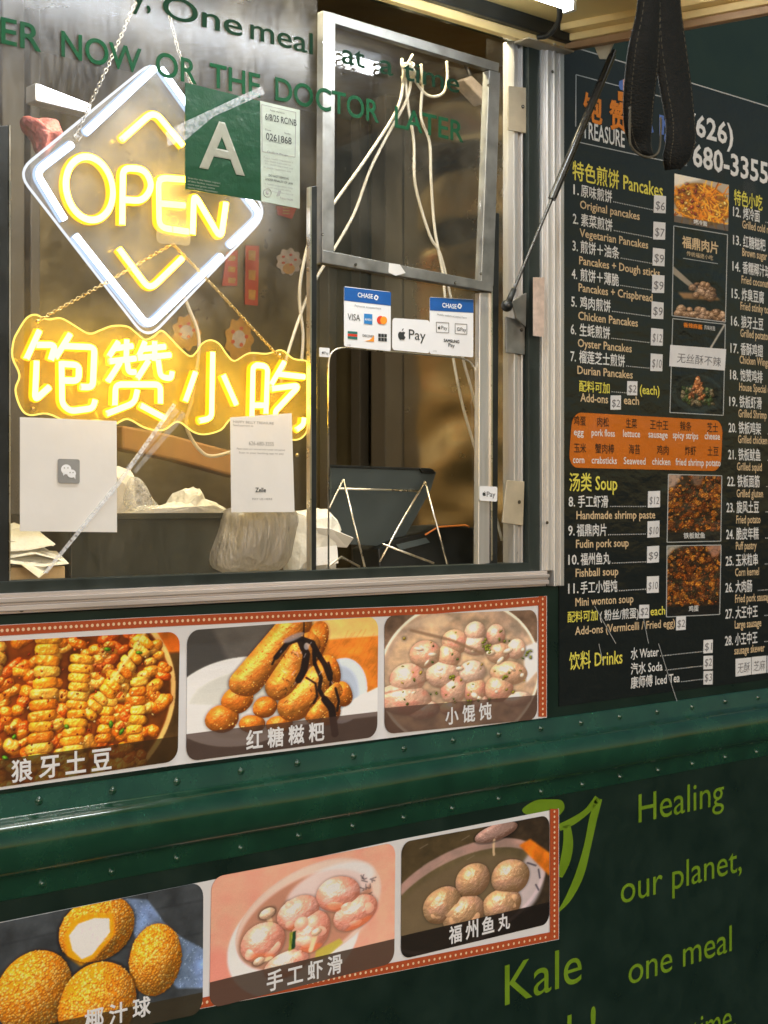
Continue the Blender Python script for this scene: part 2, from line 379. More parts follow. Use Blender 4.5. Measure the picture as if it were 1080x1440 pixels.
M['wood'] = pbr('pale wood', (.60,.42,.20), .6, var=.12, vscale=20, vstretch=(.3,1,3))
M['brown_piece'] = pbr('orange brown surface', (.42,.20,.05), .6, var=.18, vscale=9)
M['pink'] = pbr('pink plastic', (.62,.20,.19), .45, var=.3, vscale=24, bump=(30,.8,(1,1,1),.02))
M['redpaper'] = pbr('red paper', (.62,.09,.03), .6, var=.15)
M['goldpaper'] = pbr('gold paper', (.62,.30,.05), .6, var=.2, vscale=40)
M['creampaper'] = pbr('cream paper', (.62,.50,.42), .6, var=.2, vscale=50)
M['lampglow'] = emit('inside lamp diffuser', (.92,.92,1.0), 10.0)
M['awnglow'] = emit('hatch lamp tube', (.88,.94,1.0), 28.0)
M['lampbody'] = pbr('white lamp housing', (.75,.76,.78), .4)
M['asphalt'] = pbr('asphalt', (.05,.05,.05), .85, var=.3, vscale=40, bump=(120,.6,(1,1,1),.01))
M['orangeline'] = pbr('orange trim', (.80,.25,.05), .4)
def tape_mat(name, body, col=(.9,.92,.95)):
    m, nt, n, out = newmat(name); L = nt.links
    tr = n.new('ShaderNodeBsdfTransparent'); df = n.new('ShaderNodeBsdfPrincipled'); df.inputs['Base Color'].default_value = (*col,1); df.inputs['Roughness'].default_value = .3
    g = n.new('ShaderNodeNewGeometry'); t = n.new('ShaderNodeTexNoise'); t.inputs['Scale'].default_value = 110; t.inputs['Detail'].default_value = 4; t.inputs['Roughness'].default_value = .7
    L.new(g.outputs['Position'], t.inputs['Vector'])
    mr = n.new('ShaderNodeMapRange'); mr.inputs[1].default_value = .35; mr.inputs[2].default_value = .65; mr.inputs[3].default_value = body*.25; mr.inputs[4].default_value = min(1, body*1.7)
    L.new(t.outputs[0], mr.inputs[0]); mx = n.new('ShaderNodeMixShader'); L.new(mr.outputs[0], mx.inputs[0]); L.new(tr.outputs[0], mx.inputs[1]); L.new(df.outputs[0], mx.inputs[2])
    L.new(mx.outputs[0], out.inputs[0]); return m
M['tape_hazy'] = tape_mat('hazy tape', .13)
M['tape_clear'] = tape_mat('clear tape', .10)
M['plastic_clear'] = tape_mat('thin clear plastic', .35)

# ------------------------------------------------------------------ ground
ORG_G = MB().box(-150, 150, -150, 150, -.2, 0).build('ground', M['asphalt']); tag(ORG_G, kind='structure')

# ------------------------------------------------------------------ the truck
truck = thing('food_truck', 'dark green food truck with a lit serving window and lime green slogan lettering', 'food truck', (2.6, 0.6, 0.0))
XL, XR = -1.2, 5.6                    # ends of the side wall
JX = X(783)                           # outer edge of the right window jamb
SILL_TOP, SILL_BOT = Zp(400, 816.5), Zp(400, 842)
TOPZ = Zp(787, 75)                    # underside of the hatch at the wall
b = MB()
b.box(XL, XR, 0, .045, .22, SILL_BOT - .004)                       # below the window
b.box(JX - .004, XR, 0, .045, SILL_BOT - .004, TOPZ + .35)         # right of it
b.box(XL, JX - .004, 0, .045, TOPZ + .012, TOPZ + .35)             # header
b.box(XL, XR, .045, 2.25, TOPZ + .30, TOPZ + .35)                  # roof
b.box(XL, XL + .04, .045, 2.25, .22, TOPZ + .30); b.box(XR - .04, XR, .045, 2.25, .22, TOPZ + .30)
b.box(XL + .04, XR - .04, 2.2, 2.25, .22, TOPZ + .30); b.box(XL + .04, XR - .04, .045, 2.2, .22, .28)
b.build('body_panel', M['green'], truck)
w = MB()
for cx in (.2, 4.6):                                               # wheels under the body, out of the frame
    w2 = MB(); n = 28
    for (r, y0, y1) in ((.36, .12, .34), (.19, .10, .36)):
        ring = [(cx + r*math.cos(2*math.pi*k/n), 0, .362 + r*math.sin(2*math.pi*k/n)) for k in range(n)]
        w2.prism3([(a, y0, c) for a, _, c in ring], (0, y1 - y0, 0))
    w2.build('wheel', M['black'], truck, bevel=.01)
# rub rail -----------------------------------------------------------
prof = [(-.003, 1.226), (-.006, 1.222), (-.0065, 1.185)]
for k in range(15):
    a = math.pi * k / 14; prof.append((-.010 - .040*math.sin(a)**.8, 1.128 + .052*math.cos(a)))
prof += [(-.0065, 1.072), (-.006, 1.034), (-.003, 1.030)]
nx = 160; vs = []; fs = []; rg = random.Random(4)
from mathutils import noise
for i in range(nx+1):
    x = XL + (XR - XL)*i/nx
    for (py, pz) in prof:
        wv = noise.noise((x*2.3, pz*4, 0))*.0022 + noise.noise((x*9, pz*9, 3))*.0007
        vs.append((x, py + wv*(1 if py < -.008 else .25), pz + .3*wv))
m_ = len(prof)
for i in range(nx):
    for k in range(m_-1): fs.append((i*m_+k, i*m_+k+1, (i+1)*m_+k+1, (i+1)*m_+k))
rail = MB().add(vs, fs).build('rub_rail', M['rail'], truck, smooth=True)
def rivet(x, z, y=-.0065, r=.0063):
    q = MB(); n = 10; vs = []; fs = []
    for j, (rr, h) in enumerate(((1.35,0),(1.3,.0012),(1,.0016),(.92,.0032),(.55,.0048))):
        for k in range(n): vs.append((x + rr*r*math.cos(2*math.pi*k/n), y - h, z + rr*r*math.sin(2*math.pi*k/n)))
    for j in range(4):
        for k in range(n): fs.append((j*n+k, j*n+(k+1) % n, (j+1)*n+(k+1) % n, (j+1)*n+k))
    fs.append(tuple(range(4*n, 5*n)))
    return q.add(vs, fs)
for k in range(-1, 18):
    for z in (1.2045, 1.0485):
        rivet(1.353 + .1515*k + rg.uniform(-.004, .004), z + rg.uniform(-.002, .002)).build('rivet', M['rail'], rail, smooth=True)
# window frame --------------------------------------------------------
fx0 = XL + .06
fr = MB()
zt, zb = Zp(400, 817.5), Zp(400, 842.5); zs = [zb, zb+(zt-zb)*.14, zb+(zt-zb)*.42, zb+(zt-zb)*.56, zb+(zt-zb)*.8, zt]
ys = [-.016, -.026, -.022, -.027, -.020]
for k in range(5): fr.box(fx0, X(770 + .0, -.02), ys[k], .0 if k < 4 else .03, zs[k], zs[k+1])
fb = fr.build('window_frame', M['alux'], truck, bevel=.0016)
jx = [X(757.5), X(762), X(768.5), X(771.5), X(777.5), JX + .001]; ys = [-.012, -.020, -.026, -.017, -.024]
j = MB()
for k in range(5): j.box(jx[k], jx[k+1], ys[k], .0 if k else .03, zt + .0003 if k < 2 else zb - .001, TOPZ + .01)
j.build('window_jamb', M['alu'], truck, bevel=.0015)
g = MB(); g.box(fx0, X(742), -.006, .05, zt - .012, Zp(400, 803.5)); g.box(X(742), X(757.5), -.004, .05, zt, TOPZ + .01); g.build('window_gasket', M['gasket'], truck, bevel=.001)
def screw(px, py, y, par, r=.005):
    x, _, z = P(px, py, y); q = MB(); n = 12
    q.prism3([(x + r*math.cos(2*math.pi*k/n), y, z + r*math.sin(2*math.pi*k/n)) for k in range(n)], (0, -.002, 0))
    q.build('screw', M['screw'], par)
    c = MB(); c.box(x - r*.7, x + r*.7, y - .0026, y - .0021, z - .0008, z + .0008); c.build('screw_slot', M['wire'], par)
for (a, c_) in ((30, 858), (395, 837.5), (675, 824)): screw(a, c_ - 1, -.0225, fb, .0048)
for (a, c_) in ((776.5, 101), (769, 735)): screw(a, c_, -.0245, fb, .004)
# sliding track right of the window ------------------------------------
t = MB(); tx = [X(719.5, .02), X(725, .02), X(729.5, .02), X(731.5, .02), X(741.5, .02)]; ty = [.012, .022, .010, .018]
for k in range(4): t.box(tx[k], tx[k+1], ty[k], .05, Zp(730, 799, .02), TOPZ + .006)
trk = t.build('window_track', M['alu'], truck, bevel=.0012)
for q, sy in (([(714,121),(741,124),(740,188),(713,183)], (735,150)), ([(709.5,445),(736.5,452),(736.5,499),(710,496)], (733,464)), ([(711,675),(736,677),(734,739),(705,735)], (730,706))):
    o = MB().prism(q, .010, .004).build('latch_plate', M['tan'] if sy[1] != 464 else M['aludull'], truck, bevel=.001)
    screw(sy[0], sy[1], .0055, o, .0045)
MB().prism([(749.5,390),(765.5,390),(764.5,474),(749.5,472)], -.0275, .0006).build('paper_strip', M['creampaper'], truck)
# black guide bars ------------------------------------------------------
for q in ([(432,264),(441,262),(440,803),(432,803)], [(687.5,300),(697,301),(694.5,793),(685,793)], [(-16,180),(8,178),(8,818),(-16,818)]):
    MB().prism(q, .022, .012).build('guide_bar', M['black'], truck, bevel=.001)
for a, c_, d in ((432, 264, 803), (686.5, 300, 788), (9.2, 178, 816)):
    MB().prism([(a-1,c_),(a+1,c_),(a+1,d),(a-1,d)], .022, .013).build('guide_edge', M['wire'], truck)
# glazing -----------------------------------------------------------------
zw0, zw1 = Zp(400, 806), TOPZ + .008
MB().box(fx0, X(446,.034), .034, .037, zw0, zw1).build('window_pane', M['pane_left'], truck)
MB().box(X(685,.030), X(722,.030), .030, .033, zw0, zw1).build('window_pane', M['pane'], truck)
# upper sash
sy = .030
sash = MB()
sash.prism([(446,18),(463,22),(461,361),(444,356)], sy, .022)
sash.prism([(679,101),(694.5,105),(685,404),(667.5,400)], sy, .022)
sash.prism([(444,353),(683.5,399.5),(683,412),(444,371.5)], sy, .0235)
sash.prism([(463,22),(694,91),(693,104),(462,36)], sy, .020)
so = sash.build('sliding_sash', M['aludull'], truck, bevel=.0015)
for a, c_ in ((454,60),(453,330),(686,120),(676,385),(500,372),(640,398)): screw(a, c_, .0055, so, .0032)
MB().prism([(461,34),(681,102),(671,398),(460,358)], sy - .009, .003).build('sash_pane', M['pane'], so)
MB().prism([(547,370),(562,372),(570,384),(556,388),(546,383)], sy - .0245, .001).build('tape_patch', M['paper'], so)
ls = MB(); ls.prism([(668,412.5),(684,412.5),(682,792),(666,794)], sy, .016); ls.build('sash_stile', M['alu'], truck, bevel=.0015)
# lower acrylic sheet with the pass-through
outer = [(444,372),(667.5,412),(666,798),(444,805)]
hole = round_path([(462,803),(462,487),(669,505),(667,798)], 26, 6)
po = [P(a, c_, .030) for a, c_ in outer]; ph = [P(a, c_, .030) for a, c_ in hole]
sheet = MB(); TL, TR, BR, BL = po; H = ph
k1 = min(range(len(H)), key=lambda i: (H[i]-P(462,487,.03)).length); k2 = min(range(len(H)), key=lambda i: (H[i]-P(669,505,.03)).length)
sheet.add([TL, BL] + H[:k1+1], [list(range(2 + k1 + 1))]); sheet.add([TL, TR] + H[k1:k2+1][::-1], [list(range(2 + k2 - k1 + 1))])
sheet.add([TR, BR] + H[k2:][::-1], [list(range(2 + len(H) - k2))])
sh = sheet.build('lower_sheet', M['pane'], truck); so2 = sh.modifiers.new('Solidify', 'SOLIDIFY'); so2.thickness = .003
MB().tube(ph, .0022, 6).build('sheet_edge', M['wire'], sh, smooth=True)
# hatch ---------------------------------------------------------------------
HD = 1.05; drop = .093
def hz(y): return TOPZ + .006 - drop*(-y)
def hpt(x, y, dz=0): return (x, y, hz(y) + dz)
hx0, hx1 = XL, X(787)
def slab(mb, x0, x1, y0, y1, d0, d1):
    return mb.add([hpt(x0,y0,d0),hpt(x1,y0,d0),hpt(x1,y1,d0),hpt(x0,y1,d0),hpt(x0,y0,d1),hpt(x1,y0,d1),hpt(x1,y1,d1),hpt(x0,y1,d1)],
                  [(0,3,2,1),(4,5,6,7),(0,1,5,4),(1,2,6,5),(2,3,7,6),(3,0,4,7)])
hb = slab(MB(), hx0, hx1 + .02, -HD, -.045, .0605, .09).build('hatch', M['dkgreen'], truck, bevel=.003)
slab(MB(), hx0 + .03, hx1 - .05, -HD + .04, -.0455, .050, .060).build('hatch_lining', M['lining'], hb)
tr_ = MB(); slab(tr_, hx1 - .002, hx1 + .02, -HD, -.012, 0, .0602); slab(tr_, hx0, hx1 - .0025, -HD, -HD + .022, 0, .0602); tr_.build('hatch_trim', M['trim'], hb, bevel=.002)
t2 = MB(); slab(t2, hx1 - .0495, hx1 - .0025, -HD + .0225, -.0455, .034, .0600); slab(t2, hx1 - .016, hx1 - .0025, -HD + .0225, -.0455, .016, .0335); t2.build('hatch_trim', M['trimlight'], hb, bevel=.002)
hd = MB(); hd.box(hx0, hx1 - .003, -.022, -.001, TOPZ - .004, TOPZ + .034); hd.build('hinge_rail', M['trimlight'], truck, bevel=.002)
h2 = MB(); h2.box(hx0, hx1 - .004, -.044, -.0225, TOPZ + .016, TOPZ + .060); h2.build('hatch_seal', M['black'], truck, bevel=.004)
MB().box(X(722), hx1 - .002, -.050, -.0005, TOPZ - .009, TOPZ - .0045).build('hinge_plate', M['tan'], truck, bevel=.001)
# cable from the lamp to the corner
cb = curve_pts([P(786,-4,-.28), P(787,22,-.22), P(781,38,-.15), P(770,50,-.09), P(756,52,-.06)], 6)
MB().tube(cb, .0065, 8).build('lamp_cable', M['black'], hb, smooth=True)
# gas strut
SX = hx1 + .022
top, bot = PX(861, 78, SX + .012), P(713, 430, -.03)
mid = top.lerp(bot, .60)
for k in range(200):
    q = top.lerp(bot, k/200); v = q - CAM
    if CY - F*v.z/v.dot(FWD) >= 279: mid = q; break
st = MB().tube([top, mid], .0098, 14).tube([top + (top-mid).normalized()*.014, top], .0065, 10).build('gas_strut', M['strutblack'], truck, smooth=True, ang=40)
MB().tube([mid + (top-mid).normalized()*.004, bot], [.0041, .0041], 10).build('strut_rod', M['strutblack'], st, smooth=True, ang=40)
MB().ball(bot, .0145, n=14, m=10).tube([bot + (mid-bot).normalized()*.045, bot], [.0065,.0085], 10).build('ball_socket', M['black'], st, smooth=True)
MB().prism3([P(718,424,-.012), P(738,412,-.005), P(737,460,-.005), P(724,448,-.010)], (0,-.006,0)).build('strut_bracket', M['aludull'], st, bevel=.001)
MB().prism3([PX(832,58,SX), PX(867,50,SX), PX(852,83,SX), PX(843,83,SX)], (.005,0,0)).build('strut_bracket', M['tan'], st, bevel=.001)
bp = PX(846.5,75,SX); MB().tube([bp + Vector((.0052,0,0)), bp + Vector((.013,0,0))], .007, 12).build('bolt', M['tan'], st, smooth=True, ang=40)
# slogan on the wall -----------------------------------------------------------
for (t_, x0, yb, x1, em) in (('Healing', 898, 1157, 1018, 58), ('our planet,', 873, 1271, 1043, 57), ('one meal', 884, 1385, 1029, 57), ('at a time.', 915, 1491, 1035, 56), ('Kale', 710, 1414, 818, 82), ('Yeah!', 692, 1520, 838, 82)):
    s = MB(); put_text(s, t_, x0, yb, x1, em, y=-.0012, res=6); s.build('slogan_lettering', M['lime'], truck)
lf = MB()
out1 = curve_pts([(734,1140,0),(752,1126,0),(775,1124,0),(790,1126,0),(793,1138,0),(780,1150,0),(755,1150,0)], 5, True)
lf.prism([(v.x, v.y) for v in out1], -.0006, .0006)
def band(pts, ws):
    c = curve_pts([(a, b_, w_) for (a, b_), w_ in zip(pts, ws)], 6); Lp = []; Rp = []
    for i, v in enumerate(c):
        t_ = (c[min(i+1, len(c)-1)] - c[max(i-1, 0)]); t_.z = 0; t_.normalize(); Lp.append((v.x - t_.y*v.z, v.y + t_.x*v.z)); Rp.append((v.x + t_.y*v.z, v.y - t_.x*v.z))
    mb = MB(); n = len(c)
    mb.add([P(a, b_, -.0013) for a, b_ in Lp + Rp], [(i, i+1, n+i+1, n+i) for i in range(n-1)]); return mb
for pts, ws in (([(842,1123),(834,1152),(826,1190),(815,1230),(800,1262),(786,1281)], [5,5.5,5,6,4.5,1.5]), ([(841,1122),(825,1141),(805,1155),(786,1164)], [5,4,5,5]), ([(797,1160),(799,1185),(795,1210),(787,1233)], [5,7,7,4])):
    q = band(pts, ws); lf.add(q.v, q.f)
lf.build('leaf_emblem', M['lime'], truck)
# lettering on the glass
yb_ = .0325
for (t_, x0, yb, x1) in (('ER', 1, 60, 58), ('NOW', 86, 78.5, 199), ('OR', 219, 105.5, 277), ('THE', 295, 121, 366), ('DO', 387, 140, 440.5), ('CTOR', 444, 152.5, 533), ('LATER', 555, 178.5, 652)):
    em = 53*(2923-x0)/2923
    wl = MB(); put_text(wl, t_, x0, yb, x1, em, y=yb_ if x0 < 400 else .0065, bold=.014, res=6); wl.build('window_lettering', M['glassgreen'], truck)
for (t_, x0, yb, x1) in (('y,', 186, 8, 212), ('One', 229, 23, 341), ('meal', 352, 54, 440), ('at', 481, 88, 513), ('a', 534, 102, 553), ('time', 567, 111, 646)):
    wo = MB(); put_text(wo, t_, x0, yb, x1, 50*(2923-x0)/2923, y=.0325 if x0 < 400 else .0065, bold=.008, res=6); wo.build('window_lettering', M['glassgreen_dark'], truck)
# inside of the truck --------------------------------------------------------------
b = MB(); b.box(XL + .05, XR - .05, 1.62, 1.66, .9, TOPZ + .29); b.build('inner_wall', M['inside'], truck)
MB().box(XL + .05, XR - .05, .06, 1.615, TOPZ + .26, TOPZ + .29).build('inner_ceiling', M['inside'], truck)
vs = []; ny_, nz_ = 60, 130
for i in range(ny_+1):
    for k in range(nz_+1):
        yy_ = .10 + 1.15*i/ny_; z_ = 1.0 + (TOPZ - .745)*k/nz_; tp = min(1, max(0, (1.25-yy_)/.22)); vs.append((3.40 + tp*(noise.noise((yy_*1.9, z_*5.6, 4))*.062 + noise.noise((yy_*4, z_*11, 1))*.014), yy_, z_))
MB().add(vs, [(i*(nz_+1)+k, i*(nz_+1)+k+1, (i+1)*(nz_+1)+k+1, (i+1)*(nz_+1)+k) for i in range(ny_) for k in range(nz_)]).build('steel_partition', M['steel'], truck, smooth=True)
MB().box(3.32, 3.43, 1.255, 1.33, 1.0, TOPZ + .255).build('inner_post', M['post'], truck, bevel=.004)
for a, c_, yy in ((3, 35, 1.2), (43, 57, 1.25), (462, 474, 1.5), (506, 519, 1.5), (552, 557, 1.45)):
    MB().box(X(a, yy), X(c_, yy), yy, yy + .05, 1.0, TOPZ + .255).build('inner_post', M['post'], truck, bevel=.004)
MB().box(XL + .05, 3.39, .052, .50, zw0 - .055, zw0 - .02).build('counter_shelf', M['shelf'], truck, bevel=.003)

# ------------------------------------------------------------------ printed food pictures, painted in code
def vnoise(h, w, cells, rs):
    gx = max(2, int(cells)); gy = max(2, int(cells*h/w)+1); g = rs.rand(gy+2, gx+2)
    y = np.linspace(0, gy, h, endpoint=False); x = np.linspace(0, gx, w, endpoint=False)
    yi = y.astype(int); xi = x.astype(int); fy = (y-yi)[:,None]; fx = (x-xi)[None]
    fy = fy*fy*(3-2*fy); fx = fx*fx*(3-2*fx); a = g[yi][:,xi]; b_ = g[yi][:,xi+1]; c = g[yi+1][:,xi]; d = g[yi+1][:,xi+1]
    return (a*(1-fx)+b_*fx)*(1-fy) + (c*(1-fx)+d*fx)*fy
def fbm(h, w, cells, rs, o=4):
    s = 0; t = 0
    for k in range(o): s = s + vnoise(h, w, cells*2**k, rs)*.55**k; t += .55**k
    return s/t
def blur(a, r):
    for ax in (0, 1):
        p = np.concatenate([np.repeat(a.take([0], ax), r, ax), a, np.repeat(a.take([-1], ax), r, ax)], ax)
        c = np.cumsum(p, ax); z = np.zeros_like(c.take([0], ax)); c = np.concatenate([z, c], ax)
        n = a.shape[ax]; a = (c.take(range(2*r+1, 2*r+1+n), ax) - c.take(range(0, n), ax))/(2*r+1)
    return a
class Pic:
    def __init__(s, w, h, bg, seed=1):
        s.w, s.h = w, h; s.rs = np.random.RandomState(seed); s.c = np.ones((h, w, 3))*np.array(bg); s.z = np.zeros((h, w))
        s.yy, s.xx = np.mgrid[0:h, 0:w]; s.xx = (s.xx+.5)/w; s.yy = (s.yy+.5)/w     # both in units of the width
        s.n1 = fbm(h, w, 14, s.rs); s.n2 = fbm(h, w, 60, s.rs, 3); s.H = h/w
        s.gx = np.roll(s.n2, -1, 1)-np.roll(s.n2, 1, 1); s.gy = np.roll(s.n2, -1, 0)-np.roll(s.n2, 1, 0)
    def mottled(s, amt, which=1):
        s.c *= (1 + amt*((s.n1 if which == 1 else s.n2)[..., None]-.5)*2)
    def loc(s, cx, cy, ang):
        dx = s.xx-cx; dy = s.yy-cy; ca, sa = math.cos(ang), math.sin(ang); return dx*ca+dy*sa, -dx*sa+dy*ca
    def fill(s, mask, col, amt=1.0, soft=0, z=None, tex=0):
        m = mask.astype(float)
        if soft: m = blur(m, soft)
        col = np.array(col)*(1 + tex*(s.n1[..., None]-.5)*2); m = (m*amt)[..., None]; s.c = s.c*(1-m) + col*m
        if z is not None: s.z = np.where(mask, z, s.z)
    def ellm(s, cx, cy, rx, ry, ang=0):
        a, b_ = s.loc(cx, cy, ang); return (a/rx)**2 + (b_/ry)**2 < 1
    def polym(s, pts):
        m = np.zeros((s.h, s.w), bool); n = len(pts)
        for i in range(n):
            (x0, y0), (x1, y1) = pts[i], pts[(i+1) % n]
            if y0 == y1: continue
            m ^= ((y0 > s.yy) != (y1 > s.yy)) & (s.xx < (x1-x0)*(s.yy-y0)/(y1-y0)+x0)
        return m
    def line(s, pts, wd, col, amt=1, soft=1):
        g = wd/2+.012; i0 = max(0, int((min(q[1] for q in pts)-g)*s.w)); i1 = min(s.h, int((max(q[1] for q in pts)+g)*s.w)+2); j0 = max(0, int((min(q[0] for q in pts)-g)*s.w)); j1 = min(s.w, int((max(q[0] for q in pts)+g)*s.w)+2)
        if i1-i0 < 2 or j1-j0 < 2: return
        X_, Y_ = s.xx[i0:i1, j0:j1], s.yy[i0:i1, j0:j1]; m = np.zeros(X_.shape, bool)
        for (x0, y0), (x1, y1) in zip(pts, pts[1:]):
            dx, dy = x1-x0, y1-y0; L = dx*dx+dy*dy+1e-12; t = np.clip(((X_-x0)*dx+(Y_-y0)*dy)/L, 0, 1)
            m |= (X_-x0-t*dx)**2 + (Y_-y0-t*dy)**2 < (wd/2)**2
        f = m.astype(float)
        if soft: f = blur(f, soft)
        f = (f*amt)[..., None]; s.c[i0:i1, j0:j1] = s.c[i0:i1, j0:j1]*(1-f) + np.array(col)*f
    def ell(s, cx, cy, rx, ry, col, ang=0, z=0, p=2, tex=.15, spec=.35, amb=.42, cap=None, bump=.18, hs=1, dark=(.45,.25,.12), L=(-.35,-.6,.72), tint=None):
        R_ = max(rx, ry)*1.02 if p <= 2.3 else math.hypot(rx, ry); w = s.w
        i0, i1 = max(0, int((cy-R_)*w)-1), min(s.h, int((cy+R_)*w)+2); j0, j1 = max(0, int((cx-R_)*w)-1), min(w, int((cx+R_)*w)+2)
        if i1-i0 < 1 or j1-j0 < 1: return
        dx = s.xx[i0:i1, j0:j1]-cx; dy = s.yy[i0:i1, j0:j1]-cy; ca, sa = math.cos(ang), math.sin(ang); a = dx*ca+dy*sa; b_ = -dx*sa+dy*ca
        u, v = a/rx, b_/ry
        if cap is not None: u = np.maximum(np.abs(a)-(rx-ry), 0)*np.sign(a)/ry
        r2 = np.abs(u)**p + np.abs(v)**p; hgt = np.sqrt(np.clip(1-r2, 0, 1)); zz = z + hgt*min(rx, ry)*hs
        m = (r2 < 1) & (zz > s.z[i0:i1, j0:j1])
        if not m.any(): return
        nu = np.sign(u)*np.abs(u)**(p-1); nv = np.sign(v)*np.abs(v)**(p-1)
        oi = s.rs.randint(0, s.h-(i1-i0)+1); oj = s.rs.randint(0, w-(j1-j0)+1)
        n1 = s.n1[oi:oi+i1-i0, oj:oj+j1-j0]; n2 = s.n2[oi:oi+i1-i0, oj:oj+j1-j0]
        gx = s.gx[oi:oi+i1-i0, oj:oj+j1-j0]*bump*9; gy = s.gy[oi:oi+i1-i0, oj:oj+j1-j0]*bump*9
        nx = nu*ca - nv*sa - gx; ny = nu*sa + nv*ca - gy; nz = hgt + .15
        l = np.sqrt(nx*nx+ny*ny+nz*nz); nx, ny, nz = nx/l, ny/l, nz/l
        d = np.clip(nx*L[0]+ny*L[1]+nz*L[2], 0, 1); sh = amb + (1.08-amb)*d
        hx, hy, hz_ = L[0], L[1], L[2]+1; hl = math.sqrt(hx*hx+hy*hy+hz_*hz_); sp = np.clip((nx*hx+ny*hy+nz*hz_)/hl, 0, 1)**34*spec
        base = np.array(col)*(1+tex*(n1[..., None]-.5)*2+tex*(n2[..., None]-.5)*1.4)
        if tint is not None: k = nzmask(n1, .5)[..., None]; base = base*(1-k) + np.array(tint)*k
        dk = np.array(dark)*np.array(col); k = np.clip((1-sh)*1.3, 0, 1)[..., None]
        cc = base*sh[..., None]*(1-k*.6) + dk*k*.6 + sp[..., None]
        C_ = s.c[i0:i1, j0:j1]; Z_ = s.z[i0:i1, j0:j1]; C_[m] = cc[m]; Z_[m] = zz[m]
    def finish(s, name, ao=.55, r=6, cap=None, capcol=(.16,.12,.10), capa=.72, gam=.84):
        o = np.clip((blur(s.z, r)-s.z)*ao*18, 0, .5); s.c = s.c*(1-o[..., None]*.8)*1.08
        s.c = s.c*.8 + .2*blur3(s.c)
        hl_ = np.clip(s.c-.62, 0, 1); s.c = s.c + .5*np.stack([blur(hl_[..., k], 5) for k in range(3)], -1)
        s.c = np.clip(s.c, 0, 1)**gam*1.0*(1+.10*(fbm(s.h, s.w, 3, s.rs, 2)[..., None]-.5)); s.c *= (1+.06*(s.rs.rand(s.h, s.w, 1)-.5))
        if cap: s.fill(s.yy > cap*s.H, capcol, capa)
        img = bpy.data.images.new(name, s.w, s.h); a = np.ones((s.h, s.w, 4), np.float32); a[..., :3] = np.clip(s.c, 0, 1)[::-1]
        img.pixels.foreach_set(a.ravel()); img.update(); img.pack(); return img
def nzmask(n, t): return np.clip((n-t)*6, 0, 1)
def blur3(c): return np.stack([blur(c[..., k], 1) for k in range(3)], -1)
U = random.uniform

def pic_potato(w=440, h=246):
    p = Pic(w, h, (.40,.21,.07), 3); random.seed(5); p.mottled(.4)
    p.fill(p.polym([(.84,0),(1,0),(1,.09),(.85,.08)]), (.74,.40,.09), 1, 2, tex=.3)
    p.fill((p.xx > .86) & (p.yy > .09), (.30,.21,.10), 1, 3, tex=.5)
    p.fill(p.ellm(.50,.25,.475,.42), (.52,.24,.05), 1, 2, tex=.4)
    p.fill(p.ellm(.50,.25,.485,.43) & ~p.ellm(.50,.25,.462,.405) & (p.xx > .6), (.88,.72,.44), 1, 1, tex=.15)
    p.fill((p.ellm(.50,.25,.460,.403)) & (p.xx > .84), (.34,.18,.05), .8, 3, tex=.5)
    GC = [(.98,.58,.10),(1.0,.66,.16),(.95,.50,.06),(.88,.40,.05),(1.0,.74,.26)]
    for k in range(330):
        x, y = U(.0,.94), U(.0,.58)
        if ((x-.5)/.45)**2 + ((y-.25)/.40)**2 > 1 and x > .4: continue
        p.ell(x, y, U(.024,.048), U(.016,.028), random.choice(GC), U(-.7,.7), 0, 2.6, .25, .55, .45)
    def skewer(x0, y0, x1, y1, n, wd, zz):
        ang = math.atan2(y1-y0, x1-x0) + math.pi/2
        for i in range(n):
            t = i/(n-1); p.ell(x0+(x1-x0)*t+U(-.006,.006), y0+(y1-y0)*t, wd*U(.88,1.1), math.hypot(x1-x0, y1-y0)/n*.60, random.choice([(1.0,.72,.18),(1.0,.66,.14),(1.0,.78,.28),(.96,.56,.10)]), ang+U(-.13,.13), zz+.02, 3.2, .20, .5, .5)
    skewer(.22,.06,.10,.42,9,.042,.02); skewer(.70,.16,.66,.42,8,.036,.02); skewer(.82,.20,.80,.44,7,.038,.02)
    skewer(.425,.0,.386,.47,12,.056,.03); skewer(.565,.09,.528,.45,11,.050,.035); skewer(.845,.04,.60,.31,11,.040,.03)
    p.line([(.845,-.01),(.69,.19)], .012, (.92,.76,.42)); p.line([(.842,-.008),(.688,.188)], .004, (1,.92,.66))
    for k in range(170):
        x, y = U(.02,.9), U(.02,.55); p.ell(x, y, U(.003,.008), U(.003,.005), random.choice([(.60,.22,.03),(.45,.16,.02),(.80,.34,.05),(1,.90,.6),(.68,.16,.03)]), U(0,3), .09, 2, .1, .3)
    for k in range(9): x, y = U(.05,.85), U(.04,.5); p.ell(x, y, U(.010,.020), U(.006,.010), (.34,.62,.10), U(0,3), .10, 2, .2, .3)
    return p.finish('print_potato', cap=.81, capcol=(.22,.15,.06), ao=1.0, gam=1.0)
